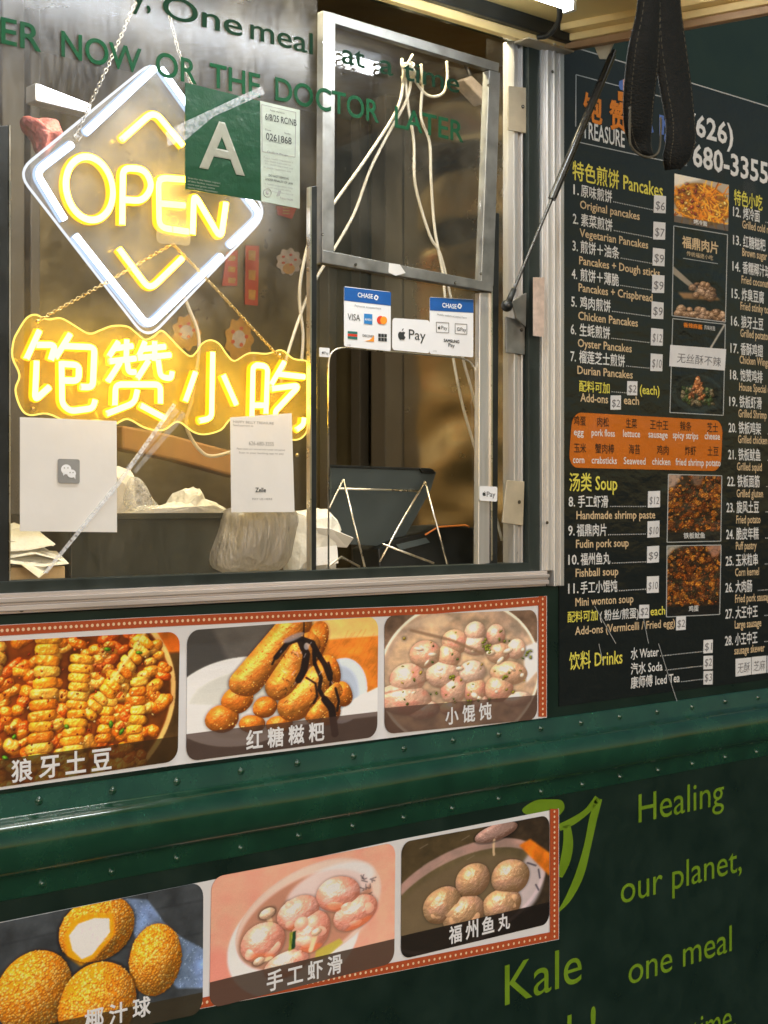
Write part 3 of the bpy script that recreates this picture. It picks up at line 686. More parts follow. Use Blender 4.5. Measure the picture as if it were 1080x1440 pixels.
def pic_sticks(w=440, h=330):
    p = Pic(w, h, (.36,.34,.32), 7); random.seed(8); p.mottled(.12)
    p.fill(p.polym([(0,0),(.12,0),(.2,.2),(.1,.3),(0,.3)]), (.27,.26,.25), 1, 6)
    p.fill(p.ellm(.84,.16,.40,.36), (.80,.50,.16), 1, 1, tex=.25); p.fill(p.ellm(.80,.10,.36,.22) & (p.yy < .12), (.90,.72,.44), 1, 2, tex=.1)
    for k in range(60): x, y = U(.68,.99), U(.12,.42); p.line([(x,y),(x+U(.02,.06),y-U(.03,.08))], .004, (.64,.36,.08), .35)
    p.fill(p.ellm(.27,.44,.36,.26), (.83,.83,.82), 1, 1, tex=.05); p.fill(p.ellm(.30,.46,.30,.20), (.74,.74,.72), .8, 4)
    p.fill(p.polym([(0,.42),(.62,.55),(.64,.62),(0,.62)]), (.80,.80,.80), 1, 2)
    p.fill(p.ellm(.80,.44,.14,.20), (.76,.79,.84), 1, 1); p.fill(p.ellm(.78,.46,.11,.17), (.62,.66,.72), .7, 4)
    p.fill(p.polym([(.86,.50),(1,.44),(1,.62),(.7,.62)]), (.84,.84,.84), 1, 2)
    S = [(.17,.53,.082,.078,.5),(.245,.43,.078,.08,.6),(.385,.49,.062,.062,.4),(.32,.58,.068,.05,.3),(.46,.60,.07,.05,.1),(.80,.46,.052,.08,-.3),(.74,.50,.06,.08,.2),(.72,.32,.065,.11,-.2),(.65,.13,.062,.13,.25),(.69,.56,.10,.08,.2)]
    for x, y, a, b_, g_ in S: p.ell(x, y, a, b_, (.90,.54,.16), g_, .02, 2.2, .22, .25, .46, bump=.10)
    for x0, y0, x1, y1, r in ((.29,.33,.54,.01,.088),(.475,.37,.585,.15,.092),(.54,.50,.67,.36,.092),(.66,.56,.74,.44,.06)):
        p.ell((x0+x1)/2, (y0+y1)/2, math.hypot(x1-x0, y1-y0)/2+r, r, (.95,.62,.22), math.atan2(y1-y0, x1-x0), .06, 2, .22, .25, .46, cap=1, bump=.10)
    for k in range(700):
        x, y = U(.12,.86), U(.02,.64); i, j = min(h-1, int(y*w)), min(w-1, int(x*w))
        if p.z[i, j] > .04: p.ell(x, y, U(.003,.008), U(.002,.005), random.choice([(.98,.70,.30),(.82,.46,.12),(.88,.52,.14),(1.0,.80,.45)]), U(0,3), p.z[i, j]-.001, 2, .1, .1, .75)
    for pts, wd in (([(.585,.0),(.583,.13)],.007),([(.44,.20),(.50,.12),(.57,.10),(.63,.13),(.66,.20),(.70,.27),(.73,.36)],.030),([(.57,.12),(.60,.20),(.585,.30),(.56,.35)],.040),([(.64,.18),(.645,.26),(.68,.35),(.67,.42),(.70,.48)],.022),([(.60,.34),(.65,.38),(.66,.46),(.64,.50)],.012),([(.72,.26),(.74,.33),(.73,.40)],.012),([(.76,.42),(.78,.50),(.77,.56)],.014),([(.42,.24),(.44,.19),(.47,.15)],.012),([(.70,.48),(.74,.54),(.75,.62),(.76,.70)],.04)):
        p.line(pts, wd, (.10,.07,.07), .95)
    for k in range(50): x = U(.45,.74); y = U(.1,.5); p.line([(x,y),(x+U(-.02,.02),y+U(.01,.03))], .004, (.75,.72,.75) if k % 3 == 0 else (.12,.08,.06), .8)
    p.fill(p.ellm(.53,.09,.06,.018,-.4), (.62,.58,.60), .8, 2); p.fill(p.ellm(.60,.15,.014,.022), (.66,.64,.66), .8, 1)
    return p.finish('print_sticks', cap=.79, capcol=(.30,.22,.19), gam=.95)
def pic_wonton(w=440, h=330):
    p = Pic(w, h, (.42,.32,.25), 11); random.seed(3); p.mottled(.4)
    p.fill(p.ellm(.49,.40,.53,.49), (.90,.86,.78), 1, 1); p.fill(p.ellm(.49,.40,.515,.47), (.66,.57,.48), 1, 2, tex=.3)
    p.fill(p.ellm(.46,.42,.47,.42), (.70,.60,.48), .8, 5, tex=.4)
    p.fill(p.polym([(.90,.25),(1,.22),(1,.42),(.92,.50)]), (.86,.87,.90), .9, 4)
    for x, y, a, b_, g_ in ((.14,.41,.11,.10,0),(.12,.54,.17,.10,.2),(.25,.26,.10,.09,.2),(.40,.28,.075,.09,.1),(.36,.40,.11,.09,.1),(.55,.40,.09,.08,0),(.43,.50,.085,.10,.1),(.57,.52,.075,.09,0),(.73,.52,.10,.09,.1),(.80,.42,.13,.08,.15),(.57,.22,.095,.07,.2),(.44,.19,.09,.08,.5),(.57,.13,.07,.07,0),(.71,.16,.065,.075,0),(.73,.28,.085,.07,-.1),(.85,.26,.065,.07,.3),(.60,.60,.06,.05,0),(.42,.62,.08,.05,0),(.86,.60,.1,.05,0),(.24,.62,.1,.06,0)):
        p.ell(x, y, a, b_, random.choice([(.90,.76,.66),(.93,.82,.74),(.88,.72,.58)]), g_, .02, 2, .14, .4, .58, bump=.12, dark=(.66,.50,.38), tint=(.90,.64,.55) if random.random() < .6 else None)
    for k in range(16): x, y = U(.1,.9), U(.12,.6); p.ell(x, y, U(.012,.035), U(.008,.018), (.92,.86,.76), U(-1,1), .10, 2, .1, .5, .6, bump=.1)
    for k in range(46): x, y = U(.1,.92), U(.12,.62); p.ell(x, y, U(.004,.014), U(.004,.009), random.choice([(.55,.55,.12),(.40,.45,.10),(.70,.62,.20),(.25,.35,.10)]), U(0,3), .14, 2, .2, .2)
    for x, y in ((.64,.21),(.66,.25),(.41,.44),(.53,.60),(.94,.30),(.78,.45)): 
        for q in range(7): p.ell(x+U(-.02,.02), y+U(-.03,.03), U(.005,.012), U(.006,.012), (.45,.50,.08), U(0,3), .15, 2, .2, .3)
    p.line([(.16,.10),(.42,.18),(.62,.28)], .020, (.50,.38,.28), .85, 2); p.line([(.0,.49),(.14,.47),(.26,.43)], .012, (.52,.36,.28), .7, 2)
    p.fill(p.polym([(.08,.08),(.30,.0),(.44,.03),(.36,.09)]), (.82,.74,.66), .5, 4)
    return p.finish('print_wonton', cap=.78, capcol=(.33,.25,.22))
def pic_sesame(w=460, h=262):
    p = Pic(w, h, (.23,.25,.27), 13); random.seed(9); p.mottled(.3); 
    for y in (.10,.24,.40): p.line([(0,y),(1,y-.02)], .005, (.14,.15,.17), .6, 2)
    p.line([(.735,0),(.738,.2)], .005, (.11,.12,.13), .8)
    m = p.polym([(.62,.0),(.735,.03),(.81,.144),(.89,.22),(1,.29),(1,.46),(.88,.44),(.7,.25)]); p.fill(m, (.44,.53,.66), 1, 2, tex=.35)
    for k in range(1100):
        x, y = U(.56,1), U(.0,.5)
        if m[min(h-1,int(y*w)), min(w-1,int(x*w))]: p.line([(x,y),(x+U(-.007,.007),y+U(-.007,.007))], .003, random.choice([(.74,.82,.94),(.28,.36,.50)]), .6, 0)
    p.fill(p.polym([(0,.36),(.09,.30),(.12,.57),(0,.57)]), (.60,.67,.80), 1, 3)
    def ball(x, y, rx, ry, zz, seeds):
        p.ell(x, y, rx, ry, (.96,.64,.10), 0, zz, 2, .08, .05, .55, bump=.15, dark=(.62,.36,.07)); r = min(rx, ry)
        for k in range(seeds):
            a = U(0, 6.283); q = math.sqrt(U(0, 1))*.985; h_ = math.sqrt(max(0, 1-q*q)); f = .66+.46*max(0, -.35*math.cos(a)*q-.6*math.sin(a)*q+.72*h_)
            cc = random.choice([(.97,.70,.20),(.95,.63,.13),(1.0,.80,.38),(.93,.60,.12)])
            p.ell(x+q*rx*math.cos(a), y+q*ry*math.sin(a), .0078*(.5+.5*h_), .0074, (cc[0]*f, cc[1]*f, cc[2]*f), U(0,3), zz+h_*r+.003, 2, .06, .25, .62, bump=.1)
    ball(.775,.30,.122,.152,.0,760); ball(.245,.335,.158,.18,.02,900); ball(.512,.115,.165,.148,.05,850); ball(.515,.445,.172,.178,.10,900)
    p.fill(p.polym([(.37,.13),(.40,.06),(.46,.04),(.58,.06),(.59,.16),(.50,.25),(.44,.27),(.38,.21)]), (.93,.64,.08), 1, 3)
    p.fill(p.polym([(.39,.12),(.43,.075),(.50,.065),(.564,.08),(.567,.145),(.49,.229),(.445,.240),(.405,.19)]), (.88,.86,.89), 1, 1)
    for k in range(36): x = U(.41,.54); y = U(.09,.2); p.line([(x,y),(x+.03,y-.010)], .003, (.79,.77,.82), .5)
    return p.finish('print_sesame', cap=.84, capcol=(.22,.18,.10), ao=.9, gam=.95)
def pic_shrimp(w=440, h=330):
    p = Pic(w, h, (.86,.62,.54), 17); random.seed(4); p.mottled(.08)
    p.fill((p.yy > .45*p.xx+.40), (.78,.50,.44), .6, 16)
    p.fill(p.ellm(.44,.46,.36,.33,-.35), (.86,.82,.84), 1, 2); p.fill(p.ellm(.62,.30,.30,.27,-.35), (.82,.70,.68), .6, 4)
    p.fill(p.ellm(.52,.33,.41,.285,-.35), (.78,.70,.66), 1, 1); p.fill(p.ellm(.52,.33,.40,.275,-.35), (.83,.73,.69), 1, 1); p.fill(p.ellm(.50,.36,.375,.25,-.35), (.68,.48,.38), .9, 4)
    p.fill(p.ellm(.63,.20,.25,.13,-.2), (.86,.82,.84), .75, 5)
    for x, y in ((.82,.20),(.84,.24),(.80,.18),(.85,.30),(.83,.33),(.87,.21),(.80,.24)): 
        for q in range(3): p.line([(x+U(-.02,.02),y+U(-.02,.02)),(x+U(-.02,.02),y+U(-.02,.02))], .006, (.25,.22,.24), .8)
    for x, y, a, b_, g_ in ((.67,.25,.125,.105,.3),(.45,.31,.115,.095,-.3),(.77,.385,.13,.095,-.4),(.265,.44,.115,.115,.3),(.52,.44,.105,.125,.2),(.39,.60,.12,.075,-.2)):
        p.ell(x, y, a, b_, (.95,.70,.62), g_, .03, 2.1, .10, .5, .58, bump=.14, dark=(.84,.48,.32), tint=(.97,.80,.76))
        for k in range(5): p.ell(x+U(-.5,.5)*a, y+U(-.5,.5)*b_, a*U(.25,.5), b_*U(.2,.45), (.96,.74,.66), U(-1,1), .03+b_*.70, 2, .08, .25, .80, bump=.12, hs=.5, dark=(.92,.66,.52))
        p.fill(p.ellm(x+.1*a, y+.8*b_, a*.7, b_*.22, g_) & (p.z > 0), (.90,.45,.22), .45, 3)
    p.fill(p.polym([(.405,.42),(.435,.415),(.430,.52),(.400,.53)]), (.62,.66,.20), 1, 1); p.fill(p.polym([(.422,.42),(.440,.415),(.435,.515),(.415,.52)]), (.07,.22,.14), 1, 1)
    for x, y, dx, dy, r in ((.285,.275,.02,.07,.042),(.55,.45,-.03,.10,.030),(.245,.545,.06,.0,.03)):
        p.line([(x,y),(x+dx,y+dy)], .026, (.90,.76,.62), 1, 1); p.ell(x, y, r, r*.72, (.95,.84,.74), -.3, .16, 2, .1, .5, .6, dark=(.75,.55,.4))
    p.fill(p.polym([(.55,.56),(.68,.52),(.70,.55),(.60,.62),(.54,.62)]), (.70,.66,.24), .9, 2)
    return p.finish('print_shrimp', cap=.80, capcol=(.28,.22,.18), capa=.85)
def pic_fishball(w=440, h=330):
    p = Pic(w, h, (.17,.13,.09), 19); random.seed(6); p.mottled(.5)
    p.fill(p.ellm(.25,.12,.35,.2), (.27,.22,.13), .8, 14, tex=.3)
    p.fill(p.ellm(.42,.43,.56,.33,-.2), (.62,.50,.46), 1, 2, tex=.15); p.fill(p.ellm(.42,.45,.525,.285,-.2), (.34,.29,.19), 1, 2, tex=.2)
    p.fill(p.ellm(.40,.46,.47,.25,-.2), (.40,.33,.24), .7, 8); p.fill(p.ellm(.86,.42,.10,.20,.25), (.80,.76,.80), .75, 6)
    p.fill(p.polym([(.78,.17),(.86,.14),(1,.26),(1,.42),(.93,.34)]), (.80,.42,.07), 1, 3, tex=.3)
    for q in (((.84,.30),(.90,.33)),((.92,.36),(.93,.42)),((.90,.46),(.92,.50))): p.line(q, .012, (.22,.20,.25), .8)
    for x, y, a, b_, g_ in ((.46,.34,.115,.11,0),(.72,.37,.135,.115,.3),(.26,.46,.125,.115,-.3),(.40,.55,.14,.115,-.2),(.66,.54,.135,.10,.1)):
        p.ell(x, y, a, b_, (.78,.63,.46), g_, .03, 2.15, .14, .4, .48, bump=.14, dark=(.55,.40,.24), tint=(.83,.66,.54))
        for k in range(7): p.ell(x+U(-.5,.5)*a, y+U(-.5,.4)*b_, a*U(.2,.5), b_*U(.2,.4), (.80,.65,.49), U(-1,1), .03+b_*.72, 2, .10, .12, .82, bump=.12, hs=.4, dark=(.8,.66,.5))
    p.ell(.62,.05,.15,.055, (.76,.62,.58), -.15, .2, 2, .1, .6, .5); p.fill(p.ellm(.64,.035,.11,.03,-.2), (.56,.44,.40), .8, 3)
    p.line([(.605,.10),(.60,.15),(.603,.20)], .016, (.80,.70,.56), .9, 1)
    for k in range(7): x = U(.1,.5); y = U(.05,.2); p.line([(x,y),(x+.05,y-.02)], .006, (.55,.48,.42), .5)
    return p.finish('print_fishball', cap=.80, capcol=(.10,.08,.07), capa=.85)
def pic_noodles(w=150, h=136):
    p = Pic(w, h, (.62,.58,.50), 23); random.seed(2)
    p.fill(p.ellm(.52,.48,.52,.40), (.58,.36,.06), 1, 2, tex=.4)
    for k in range(150):
        x, y = U(.02,.98), U(.16,.80); a = U(0,6.28); pts = [(x,y)]
        for q in range(3): a += U(-.7,.7); x += .08*math.cos(a); y += .08*math.sin(a); pts.append((x,y))
        p.line(pts, .022, random.choice([(.86,.58,.10),(.78,.46,.05),(.92,.68,.20),(.55,.26,.04)]), 1, 0)
    for k in range(40): x, y = U(.05,.95), U(.15,.7); p.ell(x, y, U(.015,.05), U(.01,.03), random.choice([(.72,.25,.05),(.50,.14,.04),(.90,.72,.30)]), U(0,3), .1, 2, .2, .7)
    p.fill(p.polym([(0,0),(.5,0),(.2,.14),(0,.25)]), (.80,.78,.74), .9, 3)
    return p.finish('print_noodles', cap=.87, capcol=(.30,.26,.24), r=4)
def pic_pork(w=140, h=226):
    p = Pic(w, h, (.035,.06,.06), 29); random.seed(2)
    p.fill(p.polym([(0,.72),(.55,1.12),(.5,1.18),(0,.86)]), (.50,.46,.40), 1, 1); p.fill(p.polym([(.1,1.18),(.75,1.12),(.9,1.22),(.2,1.28)]), (.50,.36,.22), 1, 3)
    for k in range(26): p.ell(U(.35,.75), U(.98,1.22)-.0, U(.04,.10), U(.03,.07), random.choice([(.55,.42,.30),(.66,.54,.42),(.42,.30,.20)]), U(-1,1), .03, 2, .2, .3)
    for k in range(46): p.ell(U(.1,.98), U(1.45,1.6), U(.05,.11), U(.04,.07), random.choice([(.55,.42,.30),(.62,.50,.38),(.40,.28,.18)]), U(-1,1), .03, 2, .2, .4)
    return p.finish('print_pork', r=4)
def pic_dish(w=140, h=230):
    p = Pic(w, h, (.035,.05,.055), 31); random.seed(2)
    p.line([(.98,.02),(.72,.46)], .035, (.62,.60,.56), 1, 1)
    p.fill(p.ellm(.5,1.28,.48,.34), (.09,.12,.12), 1, 2); p.fill(p.ellm(.5,1.25,.40,.27), (.05,.07,.07), 1, 2)
    for k in range(90): p.ell(U(.22,.78), U(1.18,1.46), U(.03,.07), U(.02,.05), random.choice([(.16,.24,.10),(.25,.30,.14),(.10,.16,.08),(.40,.36,.26)]), U(0,3), .02, 2, .3, .3)
    for k in range(60): 
        t = U(0,1); p.ell(.5+U(-.2,.24)*t*.8, .98+.40*t, U(.02,.05), U(.02,.035), random.choice([(.62,.34,.14),(.70,.46,.26),(.45,.22,.10)]), U(0,3), .08, 2, .2, .4)
    return p.finish('print_dish', r=4)
def pic_grill(seed, w=150, h=186, cap=.86):
    p = Pic(w, h, (.14,.09,.05), seed); random.seed(seed); p.mottled(.5)
    for k in range(300):
        x, y = U(0,1), U(.02,1.02); c = random.choice([(.66,.36,.06),(.52,.24,.04),(.78,.48,.12),(.32,.15,.05),(.20,.14,.08),(.42,.20,.05)])
        p.ell(x, y, U(.025,.075), U(.02,.05), c, U(0,3), U(0,.06), 2.4, .35, .6, bump=.9)
    for k in range(160): p.ell(U(0,1), U(0,1.05), U(.006,.014), U(.006,.012), random.choice([(.90,.66,.25),(.25,.12,.04),(.85,.35,.05),(.20,.25,.06)]), U(0,3), .14, 2, .2, .5)
    if seed == 41: p.fill(p.polym([(0,.0),(.25,.0),(.12,.22),(0,.26)]), (.60,.50,.44), .9, 4); p.fill(p.polym([(.42,.0),(.66,.0),(.60,.18),(.48,.2)]), (.42,.32,.26), .8, 3)
    else: p.fill(p.polym([(.7,.0),(1,.0),(1,.14),(.85,.22)]), (.62,.44,.36), .8, 4); p.fill(p.polym([(0,.0),(.3,.0),(.1,.08),(0,.2)]), (.60,.60,.56), .8, 3)
    return p.finish('print_grill', cap=cap, capcol=(.10,.11,.11), capa=.85, r=5)
BV = dict(rough=.5, coat=.45, coat_rough=.16, bump=(7,.22,(.5,1,2.2),.012), fine=(30,.08))
IM = {k: film_any(k+' food print', img=f(), **BV) for k, f in (('potato', pic_potato), ('sticks', pic_sticks), ('wonton', pic_wonton), ('sesame', pic_sesame), ('shrimp', pic_shrimp), ('fishball', pic_fishball))}
MP = {k: film_any(k+' menu print', img=f, rough=.4, coat=.7, coat_rough=.1, bump=(7,.35,(1,1,1.6),.03)) for k, f in (('noodles', pic_noodles()), ('pork', pic_pork()), ('dish', pic_dish()), ('squid', pic_grill(41)), ('egg', pic_grill(43)))}

def picture(name, quad, mat, par, y, r=.0, t=.0006):
    """a print on the wall plane; quad = TL, TR, BR, BL pixels; r = corner radius over the width"""
    q = [P(a, b_, y) for a, b_ in quad]; asp = (q[0]-q[3]).length/(q[1]-q[0]).length
    if r:
        uv = []
        for cx_, cy_, a0 in ((r, asp-r, 90), (r, r, 180), (1-r, r, 270), (1-r, asp-r, 0)):
            for k in range(7): a = R(a0+90*k/6); uv.append((cx_+r*math.cos(a), (cy_+r*math.sin(a))/asp))
    else: uv = [(0,1),(0,0),(1,0),(1,1)]
    vs = [q[0]*(1-u)*v + q[1]*u*v + q[2]*u*(1-v) + q[3]*(1-u)*(1-v) for u, v in uv]
    mb = MB(); n = len(vs)
    mb.add(vs + [p + Vector((0, t, 0)) for p in vs], [tuple(range(n))] + [(i, i+n, (i+1) % n+n, (i+1) % n) for i in range(n)], uv + uv)
    return mb.build(name, mat, par)

def banner(label, top, bot, red, base_px):
    """vinyl strip: top / bot are pixel polylines left to right"""
    root = thing('food_banner', label, 'banner', P(*base_px, 0), 'food photo banners taped along the truck side')
    y = -.0035; n = 90
    def edge(pl, t):
        x = pl[0][0] + (pl[-1][0]-pl[0][0])*t
        for (a, b_), (c, d) in zip(pl, pl[1:]):
            if x <= c: return x, b_+(d-b_)*(x-a)/(c-a)
        return pl[-1]
    mb = MB(); vs = []; uvs = []; m_ = 14
    for i in range(n+1):
        a = edge(top, i/n); c = edge(bot, i/n); pa, pc = P(*a, y), P(*c, y)
        for k in range(m_+1):
            v = pa.lerp(pc, k/m_); w_ = noise.noise((v.x*7, v.z*16, 1.7))*.0007 + noise.noise((v.x*2, v.z*30, 5.1))*.0003; vs.append(v + Vector((0, w_*.0 if False else min(0, -abs(w_))*.6 + .0, 0)))
    fs = [(i*(m_+1)+k, i*(m_+1)+k+1, (i+1)*(m_+1)+k+1, (i+1)*(m_+1)+k) for i in range(n) for k in range(m_)]
    mb.add(vs, fs); sh_ = mb.build('vinyl_sheet', M['white_vinyl'], root, smooth=True); md = sh_.modifiers.new('Solidify', 'SOLIDIFY'); md.thickness = .0006; md.offset = -1; sh_.modifiers.new('EdgeSplit', 'EDGE_SPLIT')
    rb = MB(); dots = MB()
    for ri, (pl, w0, w1, side) in enumerate(red):
        # pl: polyline of the outer edge; w0..w1 width in pixels; side = offset direction
        k = 60; A = []; B = []
        for i in range(k+1):
            t_ = i/k; a = edge(pl, t_) if pl[0][0] != pl[-1][0] else (pl[0][0], pl[0][1]+(pl[-1][1]-pl[0][1])*t_)
            w_ = w0+(w1-w0)*t_; yr = y-.0022-.0007*ri; A.append(P(*a, yr)); B.append(P(a[0]+side[0]*w_, a[1]+side[1]*w_, yr))
        rb.add(A+B, [(i, i+1, k+2+i, k+1+i) for i in range(k)])
        L = sum((A[i+1]-A[i]).length for i in range(k)); nd = int(L/.0128)
        for q in range(nd):
            t_ = (q+.5)/nd*k; i = int(t_); f = t_-i; c = (A[i].lerp(A[i+1], f) + B[i].lerp(B[i+1], f))/2 + Vector((0,-.0006,0)); rr = .0033
            c = c + Vector((0,0,.0)); dots.add([c + Vector((rr*math.cos(a_*.7854), 0, rr*math.sin(a_*.7854))) for a_ in range(8)], [tuple(range(8))])
    rb.build('red_border', M['red_vinyl'], root); dots.build('border_dots', M['dot'], root)
    return root
up = banner('upper white food banner directly under the window, red dotted edge along its top', [(-330,890),(0,879),(200,868),(400,859),(600,851),(769,838)], [(-330,1145),(0,1111),(248,1076),(530,1040),(769,1009)],
            [([(-330,890.5),(0,879.5),(200,868.5),(400,859.5),(600,851.5),(768.5,838.5)], 16, 12, (0,1)), ([(768.5,838.5),(768.5,1008)], 11, 11, (-1,0))], (300, 1060))
lo = banner('lower white food banner below the rub rail, red dotted edge along its bottom', [(-330,1363),(0,1297),(290,1239),(560,1181),(786,1137)], [(-330,1545),(0,1477),(300,1415),(560,1366),(786,1321)],
            [([(-330,1545),(0,1476.5),(300,1414.5),(560,1365.5),(785.5,1320.5)], 18, 12, (0,-1)), ([(785.5,1137.5),(785.5,1320.5)], 12, 12, (-1,0))], (300, 1400))
def pxof(x):                                   # pixel column of a wall position
    v = Vector((x, 0, 0)) - CAM; return CX + F*v.dot(RGT)/v.dot(FWD)
wd = X(532)-X(263.5); xl1 = pxof(X(253)-wd); xl4 = pxof(X(286)-(X(556)-X(297.5)))
def ext(a, b_, x): return a[1] + (b_[1]-a[1])*(x-a[0])/(b_[0]-a[0])
Q = {'potato': [(xl1, ext((0,901.5),(253,888),xl1)), (253,888), (250,1070), (xl1, ext((0,1107),(250,1070),xl1))],
     'sticks': [(263.5,886.5),(532,867),(530.5,1036),(262,1071)], 'wonton': [(541,866),(755.5,857.5),(755.5,1011.5),(541,1032.5)],
     'sesame': [(xl4, ext((0,1298),(286,1240),xl4)), (286,1240), (285,1425), (xl4, ext((0,1484),(285,1425),xl4))],
     'shrimp': [(297.7,1234),(556,1184.5),(554.5,1354),(294.7,1418.5)], 'fishball': [(565,1184.5),(772.6,1146),(772.6,1299),(564,1349.5)]}
CAPS = {'potato': ('狼牙土豆', 13, 1101, 154), 'sticks': ('红糖糍粑', 343, 1056, 453), 'wonton': ('小馄饨', 623, 1020, 688), 'sesame': ('椰汁球', 116, 1452, 209), 'shrimp': ('手工虾滑', 372, 1396, 478), 'fishball': ('福州鱼丸', 628, 1329, 714)}
for k, par in (('potato', up), ('sticks', up), ('wonton', up), ('sesame', lo), ('shrimp', lo), ('fishball', lo)):
    o = picture('food_photo', Q[k], IM[k], par, -.0068, .055); s_, x0, yb, x1 = CAPS[k]
    c = MB(); n = len(s_); xa, xb = X(x0), X(x1); wch = (xb-xa)/(n+.28*(n-1))
    for i, ch in enumerate(s_):
        v, f, a, b_, cc, d = glyphs(ch, .022, 3); p0 = P(x0, yb, -.0074); sc_ = wch/(b_-a if b_-a > .7 else .86); off = xa + i*wch*1.28 + (0 if b_-a > .7 else (wch-(b_-a)*sc_)/2)
        c.add([(off+(q-a)*sc_, -.0074-h_*sc_, p0.z + (r_+.08)*sc_) for q, r_, h_ in v], f)
    c.build('caption', M['white_vinyl'], o)

# ------------------------------------------------------------------ menu board
Yb = -.004
menu = thing('menu_board', 'glossy black menu board right of the serving window', 'menu board', P(900, 990, 0))
def wallx(x, ref): return ext((ref[0], ref[1]), (2923, 712), x)
bt0, bt1 = (785, wallx(785,(825,71))), (1180, wallx(1180,(825,71)))
MB().prism([bt0, bt1, (1180, wallx(1180,(780,994))), (785, wallx(785,(780,994)))], 0.0, .0038).build('board_panel', M['board'], menu)
T = {k: MB() for k in ('white','tan','yellow','orange','blue','dark','pen','pink')}
y = Yb - .0004
def m(k_, s_, x0, yb, x1=None, em=17.5, **kw):
    kw.setdefault('bold', .012 if em > 12 else 0); kw.setdefault('res', 2); put_text(T[k_], s_, x0, yb, x1, em*1.13, y=kw.pop('y', y), **kw)
A6 = lambda x, yy: (780+x/3.6, 220+yy/3.6)
A7 = lambda x, yy: (780+x/3.43, 560+yy/3.43)
ln = MB()
def hline(a, b_, wd_=1.3): ln.pbar(a, b_, wd_, y+.0002, .0003)
def frame(q):
    for i in range(4): hline(q[i], q[(i+1) % 4], 1.1)
hline((785, bt0[1]+.8), (1180, bt1[1]+.8), 1.6)
hline((810,105),(863,119)); hline((863,119),(966,145)); hline((810,105),(809.5,178)); hline((809.5,199),(966,233)); hline((966,145),(965,233))
# heading
m('orange','饱', 820, 172, 847, 40, bold=.03, box=(128,173)); m('orange','赞', 856.5, 181, 883, 40, bold=.03, box=(139,182))
m('blue','小', 893, 189, 919, 40, bold=.03, box=(150,189)); m('blue','吃', 927, 198, 946, 40, bold=.03, box=(157,198))
m('white','TREASURE', 819, 193, 878.5, 30, bold=.012)
m('white','(626)', 969, 188, 1031, 38, bold=.022); m('white','680-3355', 974, 232.5, 1080, 39, bold=.022)
tk = MB(); tk2 = MB(); tk3 = MB()                     # little van drawn above the characters
tk.prism([(869,128),(905,137),(905,145),(897,143),(896,147),(888,145),(887,141),(878,138),(877,143),(869,141)], y, .0003)
tk2.prism([(876,112),(884,109),(886,111),(899,114),(903,118),(903,136),(876,128)], y, .0003); tk3.prism([(871,114),(876,112),(876,127),(872,126),(870,120)], y, .0003)
tk.build('van_picture', M['ink_orange'], menu); tk2.build('van_picture', M['ink_pink'], menu); tk3.build('van_picture', M['ink_blue'], menu)
# pancakes
m('yellow','特色煎饼 Pancakes', 805, 250, 932, 26)
def dots(x0, yy, x1):
    xa, xb = X(x0), X(x1); n = max(4, int((xb-xa)/.0066)); z0 = Zp(x0, yy)
    for i in range(n):
        xx = xa+(xb-xa)*i/(n-1); r_ = .0013; T['white'].add([(xx-r_,y,z0-r_),(xx+r_,y,z0-r_),(xx+r_,y,z0+r_),(xx-r_,y,z0+r_)], [(0,1,2,3)])
rows = [('1.','原味煎饼',95,220,133,290,490,'Original pancakes',128,262,430),('2.','素菜煎饼',92,338,133,292,485,'Vegetarian Pancakes',126,405,473),('3.','煎饼＋油条',90,475,131,327,482,'Pancakes + Dough sticks',124,545,533),
        ('4.','煎饼＋薄脆',86,617,130,325,480,'Pancakes + Crispbread',121,682,495),('5.','鸡肉煎饼',84,758,128,283,475,'Chicken Pancakes',119,825,421),('6.','生蚝煎饼',81,898,126,280,470,'Oyster Pancakes',117,963,390),('7.','榴莲芝士煎饼',80,1035,124,355,470,'Durian Pancakes',115,1100,395)]
def a6y(px, yl): return yl/3.6+220
for num, cn, nx_, nb, cx0, cx1, dx, en, ex, eb, ex1 in rows:
    px0 = 780+nx_/3.6; bl = 220+(nb-30)/3.6 if num == '1.' else 220+nb/3.6
    if num == '1.': bl = 220+190/3.6
    m('white', num, px0, bl, px0+(7.6), 17.5)
    c0 = 780+cx0/3.6; m('white', cn, c0, wallx(c0,(px0,bl)), 780+cx1/3.6, 17.0)
    d0 = 780+(cx1+3)/3.6; dots(d0, wallx(d0,(px0,bl)), 780+dx/3.6)
    m('tan', en, 780+ex/3.6, 220+eb/3.6, 780+ex1/3.6, 14.6)
m('yellow','配料可加', A6(124,0)[0], 549, A6(278,0)[0], 15); dots(A6(284,0)[0], 551, A6(355,0)[0]); m('yellow','(each)', A6(431,0)[0], 553.5, A6(531,0)[0], 16)
m('tan','Add-ons', A6(130,0)[0], 564.5, A6(270,0)[0], 15); m('tan','each', A6(350,0)[0], 568, A6(427,0)[0], 15)
